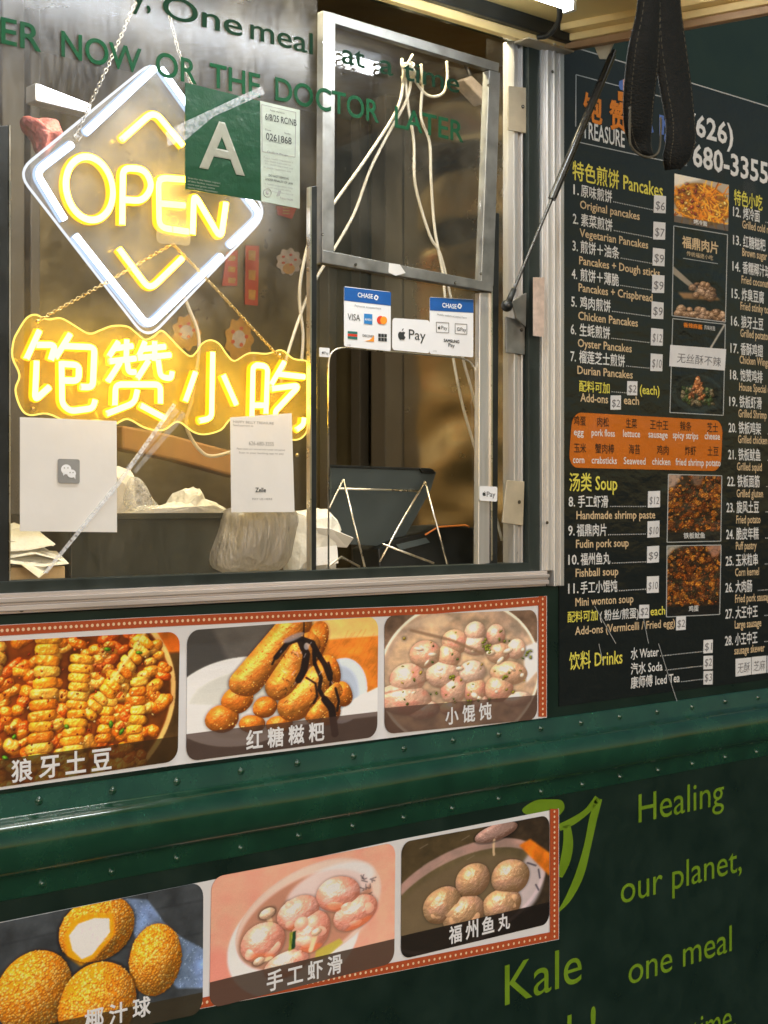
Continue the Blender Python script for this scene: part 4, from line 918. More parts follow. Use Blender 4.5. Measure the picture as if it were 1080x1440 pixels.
# add-on box
bx = [(805,579.5),(1016.5,591.5),(1013.5,662.5),(799.5,657.5)]
picture('addon_box', bx, M['orange_box'], menu, y, .055, .0003)
y2 = y - .0004
for s_, x0, x1 in (('鸡蛋',92,150),('肉松',205,262),('生菜',343,397),('王中王',460,548),('辣条',605,660),('芝士',735,788)): m('dark', s_, A7(x0,0)[0], 560+(126+(x0-92)*.052)/3.43, A7(x1,0)[0], 13, y=y2)
for s_, x0, x1 in (('egg',92,140),('pork floss',178,290),('lettuce',330,412),('sausage',452,545),('spicy strips',570,692),('cheese',723,797)): m('white', s_, A7(x0,0)[0], 560+(178+(x0-92)*.030)/3.43, A7(x1,0)[0], 12.5, y=y2)
for s_, x0, x1 in (('玉米',93,152),('蟹肉棒',195,288),('海苔',357,412),('鸡肉',493,550),('炸虾',628,682),('土豆',737,790)): m('dark', s_, A7(x0,0)[0], 560+(258+(x0-92)*.024)/3.43, A7(x1,0)[0], 13, y=y2)
for s_, x0, x1 in (('corn',88,143),('crabsticks',178,300),('Seaweed',333,438),('chicken',470,558),('fried shrimp',583,720),('potato',730,800)): m('white', s_, A7(x0,0)[0], 560+(312+(x0-92)*.022)/3.43, A7(x1,0)[0], 12.5, y=y2)
# soup
m('yellow','汤类 Soup', A7(70,0)[0], 688.5, A7(302,0)[0], 25)
for num, cn, nx_, nb, cx0, cx1, dx, en, ex, eb, ex1 in (('8.','手工虾滑',67,522,112,258,432,'Handmade shrimp paste',105,583,485),('9.','福鼎肉片',65,662,106,250,430,'Fudin pork soup',103,722,357),('10.','福州鱼丸',66,803,125,268,432,'Fishball soup',101,862,307),('11.','手工小馄饨',65,942,125,302,432,'Mini wonton soup',100,1003,380)):
    px0, bl = A7(nx_, nb); m('white', num, px0, bl, px0+(9.2 if len(num) == 2 else 14.5), 17.5)
    c0 = A7(cx0,0)[0]; m('white', cn, c0, wallx(c0,(px0,bl)), A7(cx1,0)[0], 16.5); d0 = A7(cx1+4,0)[0]; dots(d0, wallx(d0,(px0,bl)), A7(dx,0)[0])
    m('tan', en, *A7(ex, eb), A7(ex1,0)[0], 14.6)
m('yellow','配料可加', *A7(62,1078), A7(207,0)[0], 15); m('white','( 粉丝/煎蛋)', *A7(218,1070), A7(405,0)[0], 14.5); m('yellow','each', *A7(462,1048), A7(533,0)[0], 15.5)
m('tan','Add-ons (Vermicelli / Fried egg)', *A7(98,1142), A7(580,0)[0], 14.6)
m('yellow','饮料 Drinks', *A7(70,1305), A7(327,0)[0], 24)
for s_, x0, yb, x1, d0, d1 in (('水 Water',367,1257,502,505,710),('汽水 Soda',367,1330,520,528,705),('康师傅 Iced Tea',367,1397,603,606,708)):
    m('white', s_, *A7(x0,yb), A7(x1,0)[0], 16); q = A7(d0,0)[0]; dots(q, wallx(q, A7(x0,yb)), A7(d1,0)[0])
# right-hand column
B8 = lambda x, yy: (1010+x/3.6, 240+yy/3.6)
B9 = lambda x, yy: (1010+x/3.786, 600+yy/3.786)
m('yellow','特色小吃', *B8(80,165), None, 21, k=.73)
right = [(B8(75,228),'12.','烤冷面',B8(122,290),'Grilled cold noodles'),(B8(75,372),'13.','红糖糍粑',B8(122,430),'Brown sugar rice cake'),(B8(72,505),'14.','香糯椰汁球',B8(118,570),'Fried coconut ball'),(B8(68,643),'15.','炸臭豆腐',B8(113,703),'Fried stinky tofu'),(B8(65,782),'16.','狼牙土豆',B8(112,840),'Grilled potato'),
         (B8(62,920),'17.','香酥鸡翅',B8(108,975),'Chicken Wings'),(B8(60,1055),'18.','饱赞鸡排',B8(106,1113),'House Special chicken'),(B8(56,1190),'19.','铁板虾滑',B8(102,1247),'Grilled Shrimp'),(B8(52,1323),'20.','铁板鸡架',B8(100,1378),'Grilled chicken'),(B9(53,172),'21.','铁板鱿鱼',B9(100,232),'Grilled squid'),
         (B9(48,315),'22.','铁板面筋',B9(98,375),'Grilled gluten'),(B9(44,455),'23.','旋风土豆',B9(96,515),'Fried potato'),(B9(42,598),'24.','脆皮年糕',B9(94,655),'Puff pastry'),(B9(40,740),'25.','玉米粒串',B9(90,796),'Corn kernel'),(B9(38,882),'26.','大肉肠',B9(90,937),'Fried pork sausage'),(B9(38,1022),'27.','大王中王',B9(88,1075),'Large sausage'),(B9(36,1165),'28.','小王中王',B9(86,1213),'sausage skewer')]
for a, num, cn, e, en in right:
    m('white', num, a[0], a[1], a[0]+11, 16.5); c0 = a[0]+14.2; m('white', cn, c0, wallx(c0, a), None, 16.5, k=.73)
    d0 = c0 + 9.6*len(cn)*.98 + 2; dots(d0, wallx(d0, a), 1140)
    m('tan', en, e[0], e[1], None, 14.2, k=.73)
# photos on the board
for k, q in (('noodles',[(948.6,244),(1025,260),(1024,325),(948,312)]),('pork',[(947.5,317.5),(1023,330),(1020,453),(945,444)]),('dish',[(946,448),(1020,456),(1017,584),(942,580)]),('squid',[(940,667),(1015,669),(1013.5,761),(938,762.5)]),('egg',[(938,767.6),(1014,766.4),(1012,864),(937,867.6)])):
    o = picture('menu_photo', q, MP[k], menu, y, 0, .0003)
    if k != 'noodles': frame(q)
m('tan','福鼎肉片', *A6(645,455), A6(828,0)[0], 16, y=y2, bold=.02); m('tan','传统福建小吃', *A6(668,500), A6(802,0)[0], 6.5, y=y2)
hline(A6(650,515), A6(825,543), .8)
m('white','烤冷面', *A6(703,338), A6(772,0)[0], 6.5, y=y2, bold=.02); m('white','铁板鱿鱼', *A7(622,675), A7(725,0)[0], 8, y=y2, bold=.01); m('white','鸡蛋', *A7(647,1028), A7(694,0)[0], 8, y=y2, bold=.01)
m('orange','香辣麻酱', *A6(652,862), A6(748,0)[0], 6.5, y=y2, bold=.02); m('white','风味拌面', *A6(757,874), A6(812,0)[0], 6, y=y2)
for k_, q_ in enumerate(([(836,852),(846,870),(866,905)],[(842,905),(848,932)],[(926,905),(940,950),(952,986)],[(905,870),(912,905)])):
    sm = MB()
    for a, b_ in zip(q_, q_[1:]): sm.pbar(a, b_, .7, y-.0022, .0002)
    sm.build('scratch_mark', M['line'], menu)
ln.build('board_line', M['line'], menu)
for k in T:
    if T[k].v and k != 'pen': T[k].build('menu_lettering', M['ink_'+k], menu)
# price stickers
def sticker(q, s_, em, x0f=.12, par=menu, name='price_sticker'):
    o = MB().prism(q, y - .0006, .0007).build(name, M['sticker'], par)
    t_ = MB(); (ax, ay), (bx_, by_), (cx_, cy_), (dx_, dy_) = q
    x0 = ax+(bx_-ax)*x0f; x1 = ax+(bx_-ax)*(1-x0f*.8); put_text(t_, s_, x0, dy_-(dy_-ay)*.22, x1, em, y=y-.0016, sh=.12)
    t_.build('handwriting', M['pen'], o)
rp = random.Random(7)
for (x0, x1, y0, y1), s_ in zip([(503,563,195,285),(500,560,330,420),(497,557,462,552),(494,555,598,690),(491,551,733,820),(488,548,868,956),(486,546,997,1086)], ['$6','$7','$9','$9','$9','$12','$10']):
    a, b_ = A6(x0,y0), A6(x1,y1); j = rp.uniform(-.6,.6); sticker([(a[0],a[1]),(b_[0],a[1]+2+j),(b_[0]-.6,b_[1]+1+j),(a[0]-.6,b_[1])], s_, 17)
for f, (x0, x1, y0, y1), s_ in ((A6,(367,418,1137,1208),'$2'),(A6,(283,335,1210,1282),'$2'),(A7,(450,508,449,528),'$12'),(A7,(448,505,594,673),'$10'),(A7,(446,503,715,795),'$9'),(A7,(445,502,860,940),'$10'),(A7,(408,455,997,1062),'$2'),(A7,(586,632,1055,1120),'$2'),(A7,(718,762,1167,1231),'$1'),(A7,(718,762,1243,1308),'$2'),(A7,(718,762,1316,1381),'$3')):
    a, b_ = f(x0,y0), f(x1,y1); sl = .4 if f is A6 else -.7; j = rp.uniform(-.5,.5); sticker([(a[0],a[1]),(b_[0],a[1]+sl+j),(b_[0]-.3,b_[1]+sl+j),(a[0]-.3,b_[1])], s_, 15)
for q, s_ in (([(1034.3,926.5),(1056,924.5),(1056,948.5),(1034.3,951.5)],'无酥'),([(1057,924),(1077.5,922),(1077.5,946),(1057,948.5)],'芝麻'),([(1079,922),(1100,920),(1100,944),(1079,946)],'辣')): sticker(q, s_, 16)
sticker([(942.5,485),(1021,491),(1019,521),(941,515)], '无丝酥不辣', 15)

# ------------------------------------------------------------------ neon signs behind the pane
YN = .105
def px3(pts, y): return [P(a, b_, y) for a, b_ in pts]
def neon(par, path, core, jack, r=.0068, name='neon_tube', rad=14, y=YN, n=9):
    pp = px3(round_path(path, rad, 5), y - .020)
    o = MB().tube(pp, r, n).build(name, core, par, smooth=True)
    MB().tube([p + Vector((0,.0055,0)) for p in pp], r*1.42, n).build('tube_jacket', jack, o, smooth=True)
    return o
def chain(path, mat, par, link=.0085, name='chain'):
    pts = [Vector(p) for p in path]; L = [0]
    for a, c in zip(pts, pts[1:]): L.append(L[-1] + (c-a).length)
    n = int(L[-1]/link); mb = MB()
    for i in range(n):
        d = (i+.5)*link; k = 0
        while k < len(L)-2 and L[k+1] < d: k += 1
        f = (d-L[k])/(L[k+1]-L[k]); c = pts[k].lerp(pts[k+1], f); t = (pts[k+1]-pts[k]).normalized(); s = Vector((0,1,0)) if abs(t.y) < .9 else Vector((1,0,0))
        s = (s - t*s.dot(t)).normalized(); u = s if i % 2 else t.cross(s)
        mb.tube([c + t*math.cos(q)*link*.72 + u*math.sin(q)*link*.40 for q in [6.2832*j/9 for j in range(9)]], .0011, 5, True)
    return mb.build(name, mat, par, smooth=True)
so_ = thing('neon_sign', 'diamond shaped OPEN neon sign with yellow letters and white outline tubes', 'neon sign', P(205, 470, YN))
outl = round_path([(217,84),(377,300),(207,478),(24,242)], 26, 6, True)
MB().prism(outl, YN, .004).build('acrylic_panel', M['acr_white'], so_)
MB().tube([p for p in px3(outl, YN - .002)], .0028, 6, True).build('panel_edge', M['edge_white'], so_, smooth=True)
for q in ([(121,186),(217,96)], [(226,96),(312,216),(330,240)], [(101,203),(50,242),(91,309)], [(106,331),(208,459),(311,360)], [(340,268),(367,303),(323,345)]):
    neon(so_, q, M['neon_white'], M['jack_white'])
neon(so_, [(171,196),(216,156),(257,205)], M['neon_yellow'], M['jack_yellow']); neon(so_, [(167,350),(210,408),(256,363)], M['neon_yellow'], M['jack_yellow'])
oo = [(125+33*math.cos(t)+4*math.sin(t)*0, 265+44*math.sin(t)+6*math.cos(t)) for t in [6.2832*k/40 for k in range(41)]]
def letter(name, paths):
    first = None
    for q in paths:
        o = neon(so_, q, M['neon_yellow'], M['jack_yellow'], r=.0072, name='neon_letter', rad=12)
letter('O', [oo]); letter('P', [[(171,316),(172,236),(203,238),(214,262),(201,283),(174,281)]])
letter('E', [[(262,253),(222,250),(223,320),(264,326)], [(224,286),(259,289)]]); letter('N', [[(270,330),(272,272),(310,336),(317,285)]])
chain(px3([(193,-60),(191,2),(150,97),(108,186)], YN-.004), M['chain_steel'], so_); chain(px3([(224,-60),(233,2),(250,70),(266,112),(282,150)], YN-.004), M['chain_steel'], so_)
MB().tube(px3([(108,186),(104,192),(110,199),(116,190),(108,186)], YN-.006), .0012, 6).build('hook', M['chain_steel'], so_, smooth=True)
tg = MB().prism(round_path([(221,246),(267,248),(267,346),(220,342)], 7, 4, True), YN - .034, .002).build('acrylic_tag', M['acr_clear'], so_)
ring = [(243+8*math.cos(t), 311+7*math.sin(t)) for t in [6.2832*k/12 for k in range(12)]]
MB().tube(px3(ring, YN-.037), .0007, 5, True).tube(px3([(243,318),(243,330)], YN-.037), .0007, 5).build('tag_drawing', M['edge_yellow'], tg)

sg = thing('neon_sign', 'wavy edged neon sign with four yellow Chinese characters, below the diamond sign', 'neon sign', P(220, 610, YN))
Z2 = lambda L_: [(x/2.4, y_/2.4+340) for x, y_ in L_]
wav = Z2([(62,300),(90,258),(120,246),(160,262),(205,258),(250,282),(300,310),(340,298),(380,284),(430,286),(460,308),(490,330),(520,318),(545,300),(575,325),(600,352),(640,386),(663,372),(682,344),(710,332),(740,345),(765,380),(792,402),(840,376),(900,378),(950,366),(990,395),(1040,408),(1050,480),(1050,560),(1043,620),(1020,660),(980,668),(900,650),(830,610),(780,598),(745,635),(690,650),(650,640),(600,607),(550,636),(490,628),(430,598),(380,618),(330,602),(240,610),(160,580),(100,585),(70,560),(52,500),(66,450),(42,390),(46,335)])
wv = [(v.x, v.y) for v in curve_pts([(a, b_, 0) for a, b_ in wav], 4, True)]
MB().prism(wv, YN+.012, .004).build('acrylic_panel', M['acr_glow'], sg)
MB().tube(px3(wv, YN + .008), .0019, 6, True).build('panel_edge', M['edge_yellow'], sg, smooth=True)
CH = {'饱': [[(132,300),(88,395)],[(122,348),(186,348),(170,400)],[(122,402),(116,535),(166,490)],[(236,312),(186,392)],[(214,352),(318,356),(312,492),(272,490)],[(206,412),(266,416),(264,470),(208,468)],[(206,404),(208,548),(236,572),(312,562),(320,534)]],
      '赞': [[(398,338),(366,388)],[(384,360),(446,352)],[(426,330),(424,406)],[(368,404),(456,394)],[(404,408),(364,470)],[(428,408),(432,440),(456,440)],[(488,338),(468,384)],[(482,362),(556,354)],[(520,336),(520,402)],[(464,392),(574,382)],[(500,402),(462,462)],[(532,398),(540,456),(576,462),(580,438)],[(386,552),(388,482),(540,482),(540,546)],[(462,500),(452,544),(360,580)],[(474,552),(556,596)]],
      '小': [[(716,372),(712,596),(672,604)],[(658,440),(624,538)],[(752,450),(796,550)]],
      '吃': [[(848,590),(852,416),(902,420),(896,580)],[(852,552),(894,552)],[(958,406),(914,482)],[(934,446),(1026,456)],[(916,496),(1010,484),(926,574),(932,596)],[(1024,594),(1022,618),(1000,634)]]}
for ch in CH:
    for q in CH[ch]: neon(sg, Z2(q), M['neon_yellow'], M['jack_yellow'], r=.0068, name='neon_stroke', rad=8, n=8, y=YN+.010)
chain(px3([(57,449),(150,397),(243,343)], YN-.020), M['chain_brass'], sg, .0075); chain(px3([(243,343),(300,402),(391,500)], YN-.020), M['chain_brass'], sg, .0075)
for a, c_ in ((53,452),(46,575),(393,500),(418,640)): MB().ball(P(a, c_, YN), .0045, n=10, m=6).build('panel_bolt', M['chain_brass'], sg, smooth=True)

# ------------------------------------------------------------------ cards and sheets stuck on the glass
YG = .0325
gc = thing('grade_card', 'green health grade card with a large letter A, stuck over the diamond sign', 'grade card', P(340, 285, YG))
MB().prism([(260,116),(365,142),(366.5,283),(260,266)], YG, .0012).build('green_panel', M['gradegreen'], gc)
MB().prism([(365.6,142),(421,155),(421,293.5),(367.1,283)], YG, .0014).build('inspection_slip', M['gradegrey'], gc)
q = MB(); put_text(q, 'A', 280, 236, 344, 110, y=YG-.0022, bold=.018, box=(165,236)); q.build('grade_letter', M['gradeA'], gc)
q = MB(); yy = YG-.0024
for s_, x0, yb, x1, em, k in (('6/8/25 RC/NB',373,168,417,13,0),('0261868',374,196,410,14,0),('DO NOT REMOVE',378,248,406,4.6,0),('UNDER PENALTY OF LAW',373,253,412,4.6,0)): put_text(q, s_, x0, yb, x1, em, y=yy, bold=.01)
for k, (x0, x1, yb) in enumerate(((380,400,156),(373,381,183),(400,409,188),(378,396,199),(376,405,214))): put_text(q, ('Facility information','Date','Number','ID Number','Certificate Manager')[k], x0, yb, x1, 3.4, y=yy)
q.build('slip_lettering', M['darkprint'], gc)
q = MB()
for k, yl in enumerate((222,226.5,231,235.5,259,263.5,268)): put_text(q, 'Public health inspection notice text'[k:k+26], 371+(k % 3), yl, 412-(k % 2)*3, 3.6, y=yy)
for a, c_ in (((368,147),(416,158)),((416,158),(415,221)),((415,221),(369,213)),((369,213),(368,147))): q.pbar(a, c_, .8, yy+.0002, .0002)
cc = [(376+5.5*math.cos(t), 271+5.8*math.sin(t)) for t in [6.2832*k/16 for k in range(16)]]; q.tube(px3(cc, yy), .0006, 5, True); q.ball(P(376,271,yy), .004, .0004, .004)
for k in range(3): q.pbar((389+k*1.6,276),(392+k*1.4,268), 1, yy+.0002, .0002)
put_text(q, 'Public Health', 394, 279.5, 412, 4.4, y=yy, bold=.02); q.build('slip_lettering', M['greyprint'], gc)
q = MB()
for k in range(4): put_text(q, ('Scan for the latest report','of this facility inspection','score and grade online','county health department')[k], 264, 251+k*4.4, 264+(46,44,38,42)[k], 3.6, y=yy)
q.build('green_lettering', M['gradeA'], gc)
o = MB().prism([(233,186),(258,172),(368,121),(372,132),(300,164),(262,196),(236,206)], YG-.004, .0006).build('tape_strip', M['tape_hazy'], base=P(300, 190, YG)); tag(o, 'wide hazy white tape strip slanting across the top of the grade card', 'tape')
o = MB().prism([(60,806),(66,806),(168,682),(247,570),(243,567),(163,679)], YG-.005, .0016).build('tape_strip', M['plastic_clear'], base=P(63, 806, YG)); tag(o, 'thin shiny clear strip slanting over the lower left pane and the white poster', 'tape')
o = MB().prism([(176,658),(183,662),(252,578),(245,572)], YG-.004, .0005).prism([(186,662),(191,666),(262,584),(256,578)], YG-.004, .0005).build('tape_strip', M['tape_clear'], base=P(190, 665, YG)); tag(o, 'faint clear tape pieces right of the white poster top corner', 'tape')
# white poster with the chat logo (its code is left out)
ps = thing('paper_poster', 'square white poster with a grey speech bubble logo taped to the lower left pane', 'poster', P(95, 748, YG))
n = 14; vs = []; TLp, TRp, BRp, BLp = (28,586.5),(164,592),(164.5,748.5),(28,747)
for i in range(n+1):
    for k in range(n+1):
        u, v = i/n, k/n; a = (TLp[0]*(1-u)+TRp[0]*u)*(1-v)+(BLp[0]*(1-u)+BRp[0]*u)*v; c_ = (TLp[1]*(1-u)+TRp[1]*u)*(1-v)+(BLp[1]*(1-u)+BRp[1]*u)*v
        vs.append(P(a, c_, YG-.0005) + Vector((0, -.0006*abs(noise.noise((u*4, v*4, 2))), 0)))
fs = [(i*(n+1)+k, i*(n+1)+k+1, (i+1)*(n+1)+k+1, (i+1)*(n+1)+k) for i in range(n) for k in range(n)]
o = MB().add(vs, fs).build('paper_sheet', M['paper'], ps, smooth=True); o.modifiers.new('Solidify', 'SOLIDIFY').thickness = .0004; o.modifiers.new('EdgeSplit', 'EDGE_SPLIT')
MB().prism(round_path([(81,645),(112,646),(112,680),(81.5,679)], 3.5, 4, True), YG-.0028, .0003).build('logo_tile', M['greyprint'], ps)
q = MB(); el = lambda cx_, cy_, rx, ry, n_=22: [(cx_+rx*math.cos(6.2832*k/n_), cy_+ry*math.sin(6.2832*k/n_)) for k in range(n_)]
q.prism(el(93,660,7.2,7), YG-.0032, .0003); q.prism([(88,664),(92,666),(89,669)], YG-.0032, .0003); q.prism(el(100.5,666,6.2,5.8), YG-.0036, .0003); q.prism([(103,670),(106,669),(106,674)], YG-.0036, .0003); q.build('logo_bubble', M['card'], ps)
q = MB()
for a, c_ in ((90.5,658),(95.5,658),(98.5,664.5),(102.7,664.5)): q.prism(el(a, c_, .9, .9, 8), YG-.0041, .0002)
q.build('logo_eye', M['greyprint'], ps)
# payment sheet
zs_ = thing('paper_poster', 'tall white payment sheet with a phone number, hanging under the Chinese character sign', 'poster', P(370, 720, YG))
o = MB().prism([(323.5,587),(410,581),(414,720),(325,720.5)], YG-.0005, .0005).build('paper_sheet', M['paper'], zs_)
q = MB()
for s_, x0, yb, x1, em in (('HAPPY BELLY TREASURE',328,594.5,385,5),('Send payment to',328,599,356,4),('626-680-3355',350,626,385,8),('Please include your name and order number with payment',333,632,401,3.6),('Scan in your banking app to pay',336,637.5,399,3.6),('PAY US HERE',355,703,383,4)): put_text(q, s_, x0, yb, x1, em, y=YG-.0016)
q.build('sheet_lettering', M['greyprint'], zs_)
q = MB(); put_text(q, 'Zelle', 359, 692, 374, 9, y=YG-.0016, bold=.02); q.build('sheet_lettering', M['darkprint'], zs_)
# payment cards over the pass-through
YC = .0245
def card(label, quad, r=.05, blue=None):
    root = thing('payment_sticker', label, 'sticker', P((quad[0][0]+quad[1][0])/2, quad[2][1], YC))
    picture('sticker_sheet', quad, M['card'], root, YC, r, .0008)
    if blue: 
        MB().prism(blue, YC-.0003, .0003).build('blue_header', M['bankblue'], root)
    return root
def txt(par, mat, items, name='lettering', y=YC-.0009):
    q = MB()
    for s_, x0, yb, x1, em, bo in items: put_text(q, s_, x0, yb, x1, em, y=y, bold=bo, res=4)
    return q.build(name, mat, par)
def oct_logo(par, cx_, cy_, r, mat):
    q = MB()
    for k in range(4):
        a = k*1.5708; pts = [(.95,-.38),(.95,.05),(.38,.95),(.38,.40),(.40,-.38)]
        q.prism([(cx_+r*.82*(u*math.cos(a)-v*math.sin(a)), cy_+r*(u*math.sin(a)+v*math.cos(a))) for u, v in pts], YC-.0008, .0003)
    q.build('bank_logo', mat, par)
def apple(par, cx_, cy_, h, mat):
    pts = curve_pts([(0,-.30,0),(.28,-.36,0),(.46,-.22,0),(.33,-.02,0),(.36,.20,0),(.50,.30,0),(.36,.58,0),(.18,.66,0),(0,.60,0),(-.18,.66,0),(-.40,.46,0),(-.52,.12,0),(-.46,-.20,0),(-.26,-.36,0)], 4, True)
    q = MB(); q.prism([(cx_+v.x*h*.56, cy_+v.y*h*.62+.03*h) for v in pts], YC-.0009, .0003)
    lf_ = curve_pts([(.02,-.42,0),(.06,-.60,0),(.22,-.74,0),(.20,-.56,0)], 4, True); q.prism([(cx_+v.x*h*.56, cy_+v.y*h*.62) for v in lf_], YC-.0009, .0003); q.build('fruit_logo', mat, par)
c1 = card('white bank sticker with a blue CHASE header above six card logos', [(484,402.5),(549.5,410.5),(549.5,494),(484,487)], .03, [(484,403.5),(549.5,411),(549.5,430),(484,422.5)])
txt(c1, M['card'], [('CHASE',503,417.5,524.5,9,.02)]); oct_logo(c1, 529, 418.5, 4, M['card'])
txt(c1, M['darkprint'], [('VISA',489,449.5,506.5,13,.0)], 'card_logo'); txt(c1, M['greyprint'], [('Payments accepted here',499,431,536,4.4,0),('12/23',488,486,493,3,0)])
MB().prism([(512,441),(523.5,442),(523.5,456.5),(512,455)], YC-.0008, .0003).build('card_logo', M['amexblue'], c1); txt(c1, M['card'], [('AMEX',513,450.5,523,4.6,.01)], y=YC-.0014)
q = MB(); q.prism(el(535,450,5,5.8), YC-.0008, .0003); q.build('card_logo', M['mcred'], c1); q = MB(); q.prism(el(539.5,450.5,4.8,5.6), YC-.0012, .0003); q.build('card_logo', M['mcorange'], c1)
for a, mt in (([(489,465.5),(502.5,466.5),(502.5,470),(489,469)],'cardgreen'),([(489,469.2),(502.5,470.2),(502.5,473.5),(489,472.5)],'mcred'),([(489,472.8),(502.5,473.8),(502.5,477.5),(489,476)],'cardgreen'),([(520,478),(526,472),(526,480.5),(512,479.5)],'mcorange')): MB().prism(a, YC-.0008, .0003).build('card_logo', M[mt], c1)
txt(c1, M['darkprint'], [('DISCOVER',510,473.5,526,5.2,.01),]); 
q = MB()
for k in range(3):
    for l_ in range(2): q.prism([(532+k*4.2,469+l_*5.6+k*.3),(535.5+k*4.2,469.3+l_*5.6+k*.3),(535.5+k*4.2,474+l_*5.6+k*.3),(532+k*4.2,473.7+l_*5.6+k*.3)], YC-.0008, .0003)
q.build('card_logo', M['darkprint'], c1)
c2 = card('wide white phone payment sticker between the two blue headed stickers', [(552,447),(604.5,450.5),(604.5,497),(551.5,492)], .07)
apple(c2, 565, 470, 18, M['darkprint']); txt(c2, M['darkprint'], [('Pay',575,476.5,598.5,20,.0)])
c3 = card('white bank sticker with a blue CHASE header above three phone payment logos', [(604.5,417.5),(665.5,421),(665.5,502.5),(604.5,497.5)], .03, [(604.5,418.2),(665.5,421.4),(665.5,440),(604.5,436.5)])
txt(c3, M['card'], [('CHASE',622,432,642,9,.02)]); oct_logo(c3, 646.3, 430.5, 4, M['card'])
txt(c3, M['greyprint'], [('Mobile wallets accepted here',615,443.5,656,4.2,0),('12/23',609,494.5,614,3,0)])
q = MB()
for x0, x1, ya in ((613.5,631,453),(640,656.5,455)):
    for a, c_ in (((x0,ya),(x1,ya+1)),((x1,ya+1),(x1,ya+15)),((x1,ya+15),(x0,ya+14)),((x0,ya+14),(x0,ya))): q.pbar(a, c_, .9, YC-.0006, .0003)
q.build('logo_frame', M['greyprint'], c3)
apple(c3, 617.5, 460.5, 6, M['darkprint']); txt(c3, M['darkprint'], [('Pay',620.5,463,629,7.5,0),('G',642.5,465,646.5,7,.01),('Pay',647.5,465.5,655.5,7.5,0),('SAMSUNG',624,480.5,646,6,.03),('Pay',630.5,487.5,639.5,7.5,.01)])
YC_ = YC; YC = .0060
c4 = card('small white phone payment sticker on the black guide bar', [(674.5,683.5),(699.5,684.5),(699,705.5),(674.5,704)], .08)
apple(c4, 681, 694, 8, M['darkprint']); txt(c4, M['darkprint'], [('Pay',684.5,698.5,696.5,10.5,0)], y=YC-.0009)
YC = YC_
c5 = card('tiny white phone payment sticker left of the pass-through hole', [(449,488.5),(463.5,489.5),(463.5,502.5),(449,501.5)], .08)
apple(c5, 454, 495.5, 4.5, M['darkprint']); txt(c5, M['darkprint'], [('Pay',456,498,462,5.5,0)], y=YC-.0009)

# ------------------------------------------------------------------ things inside the window
def floor_z(y): return zw0 - .02
FZ = zw0 - .0195
rr = random.Random(12)
def crumple(name, label, cat, pts_px, y, depth, mat, seed, amp=.012, base=None, group=None):
    """a lump of creased sheet whose outline follows the given silhouette"""
    n = len(pts_px); pf = [P(a, c_, y) for a, c_ in pts_px]; cen = sum(pf, Vector())/n; vs = []; fs = []; rg_ = random.Random(seed)
    L = 6
    for l_ in range(L+1):
        t_ = l_/L; off = math.sin(math.pi*t_)*.0; sc_ = math.sin(math.pi*(.12+.88*t_*.5)) if False else (1-(2*t_-1)**2*.35)
        for p in pf:
            q = cen + (p-cen)*sc_*(1+rg_.uniform(-.05,.05)); q.y = y - depth/2 + depth*t_ + rg_.uniform(-amp, amp)*.6; q.x += rg_.uniform(-amp, amp)*.35; q.z += rg_.uniform(-amp, amp)*.35; q.z = max(q.z, base if base is not None else -9); vs.append(q)
    for l_ in range(L):
        for k in range(n): fs.append((l_*n+k, l_*n+(k+1) % n, (l_+1)*n+(k+1) % n, (l_+1)*n+k))
    vs.append(Vector((cen.x, y-depth/2-.01, cen.z))); fs += [(len(vs)-1, (k+1) % n, k) for k in range(n)]
    vs.append(Vector((cen.x, y+depth/2+.01, cen.z))); fs += [(len(vs)-1, L*n+k, L*n+(k+1) % n) for k in range(n)]
    o = MB().add(vs, fs).build(name, mat, base=(cen.x, y, min(v.z for v in vs)), smooth=mat.name != 'crumpled white paper')
    sd = o.modifiers.new('Subdivision', 'SUBSURF'); sd.levels = sd.render_levels = 2; sd.subdivision_type = 'SIMPLE' if mat.name == 'crumpled white paper' else 'CATMULL_CLARK'
    tx = bpy.data.textures.new('creases', 'VORONOI'); tx.noise_scale = .022; dp = o.modifiers.new('Displace', 'DISPLACE'); dp.texture = tx; dp.strength = amp*.3; dp.mid_level = .5; dp.texture_coords = 'GLOBAL'
    return tag(o, label, cat, group)
yb1 = .17
bxr = thing('plastic_crate', 'dark olive crate on the counter below the neon signs', 'crate', (X(220,yb1), yb1+.1, FZ))
x0, x1 = X(100,yb1), X(312,yb1); zt_ = Zp(236,722,yb1)
cr = MB(); cr.box(x0, x1, yb1, yb1+.006, FZ, zt_); cr.box(x0, x0+.006, yb1+.0062, yb1+.26, FZ, zt_-.001); cr.box(x1-.006, x1, yb1+.0062, yb1+.26, FZ, zt_-.001); cr.box(x0+.0062, x1-.0062, yb1+.254, yb1+.26, FZ, zt_-.001); cr.box(x0+.0062, x1-.0062, yb1+.0062, yb1+.2538, FZ, FZ+.006)
cr.build('crate_wall', M['blackbox'], bxr, bevel=.002)
rim = MB(); rim.box(x0-.004, x1+.004, yb1-.005, yb1-.0003, zt_-.012, zt_+.001); rim.build('crate_rim', M['blackbox'], bxr, bevel=.001)
crumple('paper_liner', 'crumpled cream paper rising out of the dark crate', 'paper', [(166,740),(170,720),(200,712),(232,712),(250,706),(258,690),(264,688),(273,686),(279,698),(296,708),(318,718),(322,740),(250,742)], yb1+.08, .10, M['crumple'], 3, .012)
crumple('napkin_bag', 'pale tall bag of napkins at the right edge of the white poster', 'napkins', [(150,730),(150,664),(168,657),(182,662),(184,690),(186,730)], yb1+.10, .06, M['crumple'], 5, .006)  # pale bag of napkins
